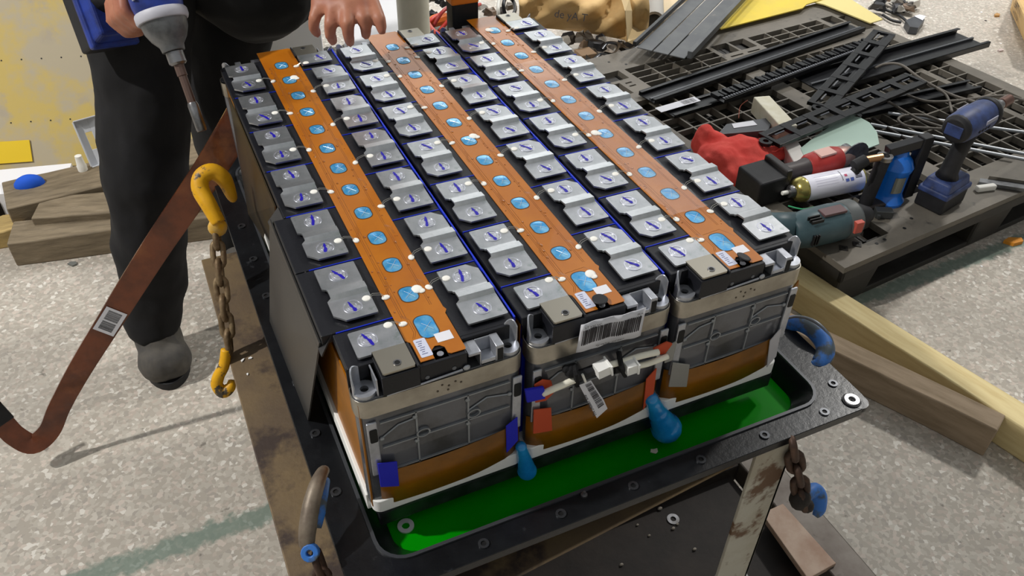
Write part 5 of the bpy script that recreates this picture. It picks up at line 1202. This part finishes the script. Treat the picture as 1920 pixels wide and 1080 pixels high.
# ---- crumpled paper bag
pb_ = thing('paper_bag', 'crumpled brown paper bag lying behind the right battery module', 'paper bag', un(1090, 70, FZ))
rr = random.Random(4)
def bagpt(u, v):
    px = 968 + (1212 - 968) * u + 6 * math.sin(v * 5); top_y = -60 + 12 * math.sin(u * 5); bot = 52 + 34 * u - 18 * (1 - u) * u * 2 if u < .85 else 88 - (u - .85) * 150
    y_ = bot + (top_y - bot) * v; z_ = -.60 + .17 * math.sin(min(1, v * 1.25) * PI * .55) + rr.uniform(-.003, .003) + .012 * math.sin(u * 11 + v * 7) + .007 * math.sin(u * 23 - v * 13)
    return un(px, y_, z_ - .08)
b = local(pb_); b.grid(bagpt, 30, 18); o = b.build('paper', bagm, pb_, solid=.002, smooth=True)
b = local(pb_); p = [un(x, y, z_) for x, y, z_ in ((1160, -20, -.45), (1172, 20, -.46), (1176, 78, -.62), (1192, 86, -.66), (1214, 66, -.66), (1196, 20, -.62), (1186, -20, -.55))]; b.add(p, [(0, 1, 6), (1, 5, 6), (1, 2, 5), (2, 3, 4), (2, 4, 5)]); b.build('torn_mouth', M('kraft_pale', (216, 190, 142), .75), pb_, solid=.0015)
A = un(1030, 42, -.545); B = un(1085, 50, -.56); put_text('de yA T', .035, pb_, pb_.matrix_basis.inverted() @ basis(A + Vector((0, -.03, .03)), B - A, Vector((0, .3, .9))))
# second bag at the top right
pb2 = thing('paper_sack', 'brown printed paper sack at the far right frame edge', 'paper bag', un(1935, 40, FZ))
b = local(pb2); q = [un(1900, -10, FZ), un(1893, 20, FZ), un(1925, 92, FZ), un(2010, 110, FZ), un(2010, -10, FZ)]
tp_ = [un(1918, -30, -.60), un(1905, 0, -.62), un(1935, 60, -.62), un(2005, 70, -.60), un(2005, -40, -.60)]
b.add(q + tp_, [tuple(range(4, -1, -1)), tuple(range(5, 10))] + [(i, (i + 1) % 5, 5 + (i + 1) % 5, 5 + i) for i in range(5)]); o = b.build('paper', bagm, pb2, .01, 2)
A = q[1].lerp(tp_[1], .72); B = q[2].lerp(tp_[2], .72); up_ = (tp_[1] - q[1]); nn = (B - A).cross(up_).normalized() * .004
put_text('CHT', .085, pb2, pb2.matrix_basis.inverted() @ basis(A + nn + (B - A) * .02, B - A, up_), M('sack_print', (90, 76, 62), .7))
A2 = q[1].lerp(tp_[1], .30); B2 = q[2].lerp(tp_[2], .30); put_text('HINA', .045, pb2, pb2.matrix_basis.inverted() @ basis(A2 + nn + (B2 - A2) * .18, B2 - A2, up_), M('sack_print', (90, 76, 62), .7))
# white column and board behind centre
cl_ = thing('white_post', 'cream coloured round post behind the middle module', 'post', (.47, 1.62, FZ)); 
pc_ = un(777, 75, .95, 1)
cl_.location = (un(777, 60, 1.15, 1).x, 1.15, FZ)
MB().lathe([(.036, 0), (.036, .95)], 24).build('shaft', M('cream_paint', (228, 224, 206), .6, col2=(214, 210, 190), sc1=10), cl_)
MB().lathe([(.05, 0), (.05, .012)], 24).build('foot_flange', steel, cl_)
t = thing('partition_board', 'white board standing between the worker hand and the cream post', 'panel', (un(690, 60, 1.2, 1).x, 1.2, FZ))
b = local(t); xa, xb = un(640, 60, 1.2, 1).x, un(754, 60, 1.2, 1).x; b.quad([un(762, -70, 1.40, 1), un(640, -70, 1.40, 1), un(648, 125, 1.10, 1), un(752, 125, 1.10, 1)], .012); q_ = un(700, 125, 1.10, 1); b.box((q_.x - .02, 1.09, FZ), (q_.x + .02, 1.12, q_.z)); b.build('sheet', M('panel_white', (240, 241, 245), .5), t, .003)
# wire scrap: red cables, connectors
wires = [('red_wire', 'red wire loop among the scrap behind the middle module', (196, 58, 46), [(800, 62), (806, 40), (830, 26), (848, 38), (846, 60)]),
         ('red_wire', 'red wire running up to the orange service plug', (186, 52, 42), [(822, 60), (850, 30), (875, 18), (900, 8)]),
         ('red_wire', 'dark red wire reaching the top frame edge', (160, 48, 44), [(812, 50), (828, 24), (845, 8), (852, -15)]),
         ('red_wire', 'red wire lying low beside the post', (188, 66, 48), [(798, 34), (812, 56), (830, 66), (850, 62)]),
         ('black_wire', 'black wire behind the orange service plug', (36, 38, 42), [(862, 40), (876, 20), (872, 0), (866, -15)]),
         ('black_wire', 'black wire bundle strand left of the service plug', (34, 36, 40), [(890, 48), (886, 25), (880, 5), (878, -15)]),
         ('black_wire', 'thick black wire loop right of the service plug', (34, 34, 38), [(948, 30), (944, 10), (950, -6), (962, 2), (966, 18), (960, 30)]),
         ('white_wire', 'white wire right of the service plug', (208, 206, 198), [(936, 36), (934, 16), (938, -10)]),
         ('white_wire', 'pale wire among the red ones behind the middle module', (190, 186, 172), [(872, 48), (866, 30), (870, 10)])]
for i, (nm, lb, c_, pts) in enumerate(wires):
    zz = -.56 + .012 * (i % 4); P_ = [un(x, y, zz + (.04 if k in (1, 2) else 0)) for k, (x, y) in enumerate(pts)]
    t = thing(nm, lb, 'wire', P_[0]); b = local(t); b.tube(bend(P_, 6), .0065, 8); b.build('wire', M('wire_%d' % i, c_, .45), t, smooth=True)
t = thing('orange_connector', 'orange wire connector among the red wires', 'connector', un(822, 37, -.53)); b = local(t); b.m = b.m @ basis(un(822, 37, -.53), (.95, .3, 0), (-.3, .95, 0)); b.lathe([(.010, -.045), (.020, -.02), (.021, .015), (.012, .04)], 10, 'x'); b.build('shell', M('orange_conn', (222, 116, 46), .5), t)
# heap of scrap: many small individual crumpled pieces under the bag and wires
scr_cols = [(46, 46, 50), (92, 84, 74), (150, 146, 138), (70, 66, 62), (196, 192, 184), (120, 100, 82), (38, 38, 40)]
spots = [(1080 + random.uniform(-30, 120), random.uniform(70, 128)) for _ in range(26)] + [(random.uniform(800, 960), random.uniform(-30, 55)) for _ in range(26)] + [(1650 + random.uniform(-10, 70), random.uniform(-15, 25)) for _ in range(16)]
for i, (x, y) in enumerate(spots):
    z0 = FZ if x > 1500 else (-.70 if x > 1000 else -.66); c = un(x, y, z0 + .02); s_ = random.uniform(.018, .045)
    where = ('in the heap under the paper bag', 'scrap under the paper bag') if 1000 < x < 1500 else (('in the wire scrap behind the modules', 'scrap behind the modules') if x < 1000 else ('on the floor beyond the pallet corner', 'scrap beyond the pallet'))
    cn = ['charcoal', 'brownish grey', 'light grey', 'dark grey', 'whitish', 'tan', 'black'][i % 7]
    t = thing('scrap_piece', cn + ' crumpled scrap piece ' + where[0], 'scrap', c, random.uniform(0, 3), cn + ' ' + where[1])
    b = MB(); n = 6
    pts_ = [(s_ * random.uniform(.5, 1.2) * math.cos(2 * PI * k / n), s_ * random.uniform(.4, 1) * math.sin(2 * PI * k / n)) for k in range(n)]
    b.add([(px_, py_, random.uniform(-.004, .012)) for px_, py_ in pts_] + [(px_ * .7, py_ * .7, random.uniform(.012, .03)) for px_, py_ in pts_], [tuple(range(n)), tuple(range(2 * n - 1, n - 1, -1))] + [(k, (k + 1) % n, n + (k + 1) % n, n + k) for k in range(n)])
    b.build('piece', M('scrap_%d' % (i % 7), scr_cols[i % 7], .5), t)
# scrap base mound below the heap so that nothing hovers
t = thing('scrap_mound', 'low mound of dark scrap behind the battery modules', 'scrap', (.85, 1.75, FZ)); b = MB()
rr = random.Random(12); b.grid(lambda u, v: ((-.50 + u * .68), -.38 + v * 1.0, max(.001, .07 * math.sin(PI * u) ** .5 * math.sin(PI * v) ** .5 + rr.uniform(-.012, .012))), 24, 24); b.build('mound', M('mound', (78, 74, 68), .7, col2=(120, 114, 104), sc1=20, lo=.5, hi=.55, col3=(36, 36, 38), sc3=26, lo3=.5, hi3=.55), t)
t['kind'] = 'stuff'
# black coiled strip between bag and pallet
for i, pts in enumerate([[(1128, 92), (1140, 80), (1160, 84), (1150, 100), (1132, 98)], [(1120, 118), (1140, 104), (1165, 108), (1190, 96)], [(1112, 112), (1130, 100), (1150, 112), (1175, 118)], [(1165, 84), (1180, 92), (1200, 84), (1212, 92)]]):
    P_ = [un(x, y, -.64 + .01 * k) for k, (x, y) in enumerate(pts)]; t = thing('black_strap', ['glossy black strap closed into a small loop under the paper bag', 'glossy black strap nearest the far pallet edge in the heap', 'wavy black strap lying lowest in the heap by the modules', 'black strap end poking out under the torn mouth of the paper bag'][i], 'strap', P_[0], group='black straps by the pallet corner'); b = local(t); b.tube(bend(P_, 6), .008, 8, flat=.3); b.build('strap', railm, t)
for i, pts in enumerate([[(1655, 28), (1672, 38), (1690, 42)], [(1640, 5), (1660, 18), (1685, 28), (1700, 40)], [(1668, 0), (1682, 10), (1695, 22)]]):
    P_ = [un(x, y, FZ + .012) for x, y in pts]; t = thing('black_wire', ['black wire end next to the dark plastic part on the floor', 'long black wire in the floor scrap, nearest the yellow folded sheet', 'short black wire in the floor scrap at the top frame edge'][i], 'wire', P_[0], group='wires beyond the pallet corner'); b = local(t); b.tube(bend(P_, 6), .006, 6); b.build('wire', rubber, t)
t = thing('dark_plastic_part', 'dark plastic part with white label on the floor beyond the pallet', 'scrap', un(1712, 42, FZ)); b = local(t); p = [un(x, y, FZ + .03) for x, y in ((1698, 38), (1716, 30), (1734, 36), (1722, 52), (1706, 50))]; b.quad(list(reversed(p)), .028); b.build('part', railm2, t); b = local(t); p = [un(x, y, FZ + .032) for x, y in ((1714, 30), (1724, 27), (1736, 30), (1730, 38))]; b.quad(list(reversed(p)), .001); b.build('sticker', paperm, t)
t = thing('tan_box', 'small tan cardboard box in the heap under the paper bag', 'box', un(1098, 98, -.69)); b = local(t); c = un(1098, 96, -.66); b.box((c.x - .03, c.y - .03, -.72), (c.x + .03, c.y + .03, c.z)); b.build('box', M('card', (150, 124, 96), .8), t, .002)
t = thing('cardboard_sheet', 'beige cardboard sheet behind the paper bag', 'cardboard', un(1240, 15, -.70)); b = local(t); p = [un(x, y, -.66) for x, y in ((1195, -30), (1205, 2), (1248, 32), (1290, 0), (1315, -30))]; b.quad(list(reversed(p)), .01); b.build('sheet', M('card_beige', (204, 184, 150), .8), t)
t = thing('cardboard_tube', 'grey cardboard tube end beside the wide grey channel', 'tube', un(1228, 42, -.66)); b = local(t); c = un(1226, 40, -.65); b.m = b.m @ basis(c, (.5, .8, 0), (-.8, .5, 0)); b.m = b.m @ Matrix.Rotation(PI / 2, 4, 'Y'); b.ring((0, 0), .028, .038, 0, .2, 18); b.build('tube', M('card_grey', (170, 166, 158), .7), t)
# crumbs on the right floor
for i, (x, y, s_, c_) in enumerate([(1876, 96, .018, (196, 180, 176)), (1840, 24, .010, (240, 240, 240)), (1876, 82, .006, (244, 244, 244)), (1848, 39, .006, (50, 40, 50)), (1900, 455, .03, (214, 140, 40)), (1868, 30, .022, (176, 136, 84)), (1840, 500, .006, (230, 230, 228)), (1470, 492, .003, (240, 240, 240)), (138, 496, .014, (110, 112, 108)), (470, 672, .004, (238, 238, 236)), (455, 676, .004, (238, 238, 236)), (464, 702, .003, (238, 238, 236))]):
    z0 = FZ if not (x < 500 and y > 600) else -.2995
    if (x, y) == (1470, 492): continue
    t = thing('floor_chip', ['pinkish chip on the floor beyond the wide channel', 'white speck near the top right sack', 'tiny white speck below the top right sack', 'dark speck left of the top right sack', 'orange plastic scrap at the right frame edge', 'brown paper scrap beside the top right sack', 'white speck on the floor right of the pallet', '', 'grey stone chip before the left timbers', 'white crumb on the rusty cart plate, right one', 'white crumb on the rusty cart plate, left one', 'small white crumb below the pair on the rusty plate'][i], 'debris', un(x, y, z0), i * .7)
    n = 5; b = MB(); b.prism([(s_ * random.uniform(.6, 1.2) * math.cos(2 * PI * k / n), s_ * .6 * random.uniform(.6, 1.2) * math.sin(2 * PI * k / n)) for k in range(n)], 0, s_ * .35); b.build('chip', M('chip_%d' % i, c_, .6), t)
t = thing('small_bolt', 'small loose bolt lying on the dark rim near the front', 'bolt', un(1095, 930, -.2188)); MB().lathe([(.004, 0), (.004, .003), (.0018, .0032), (.0018, .008)], 8).build('bolt', steel, t)
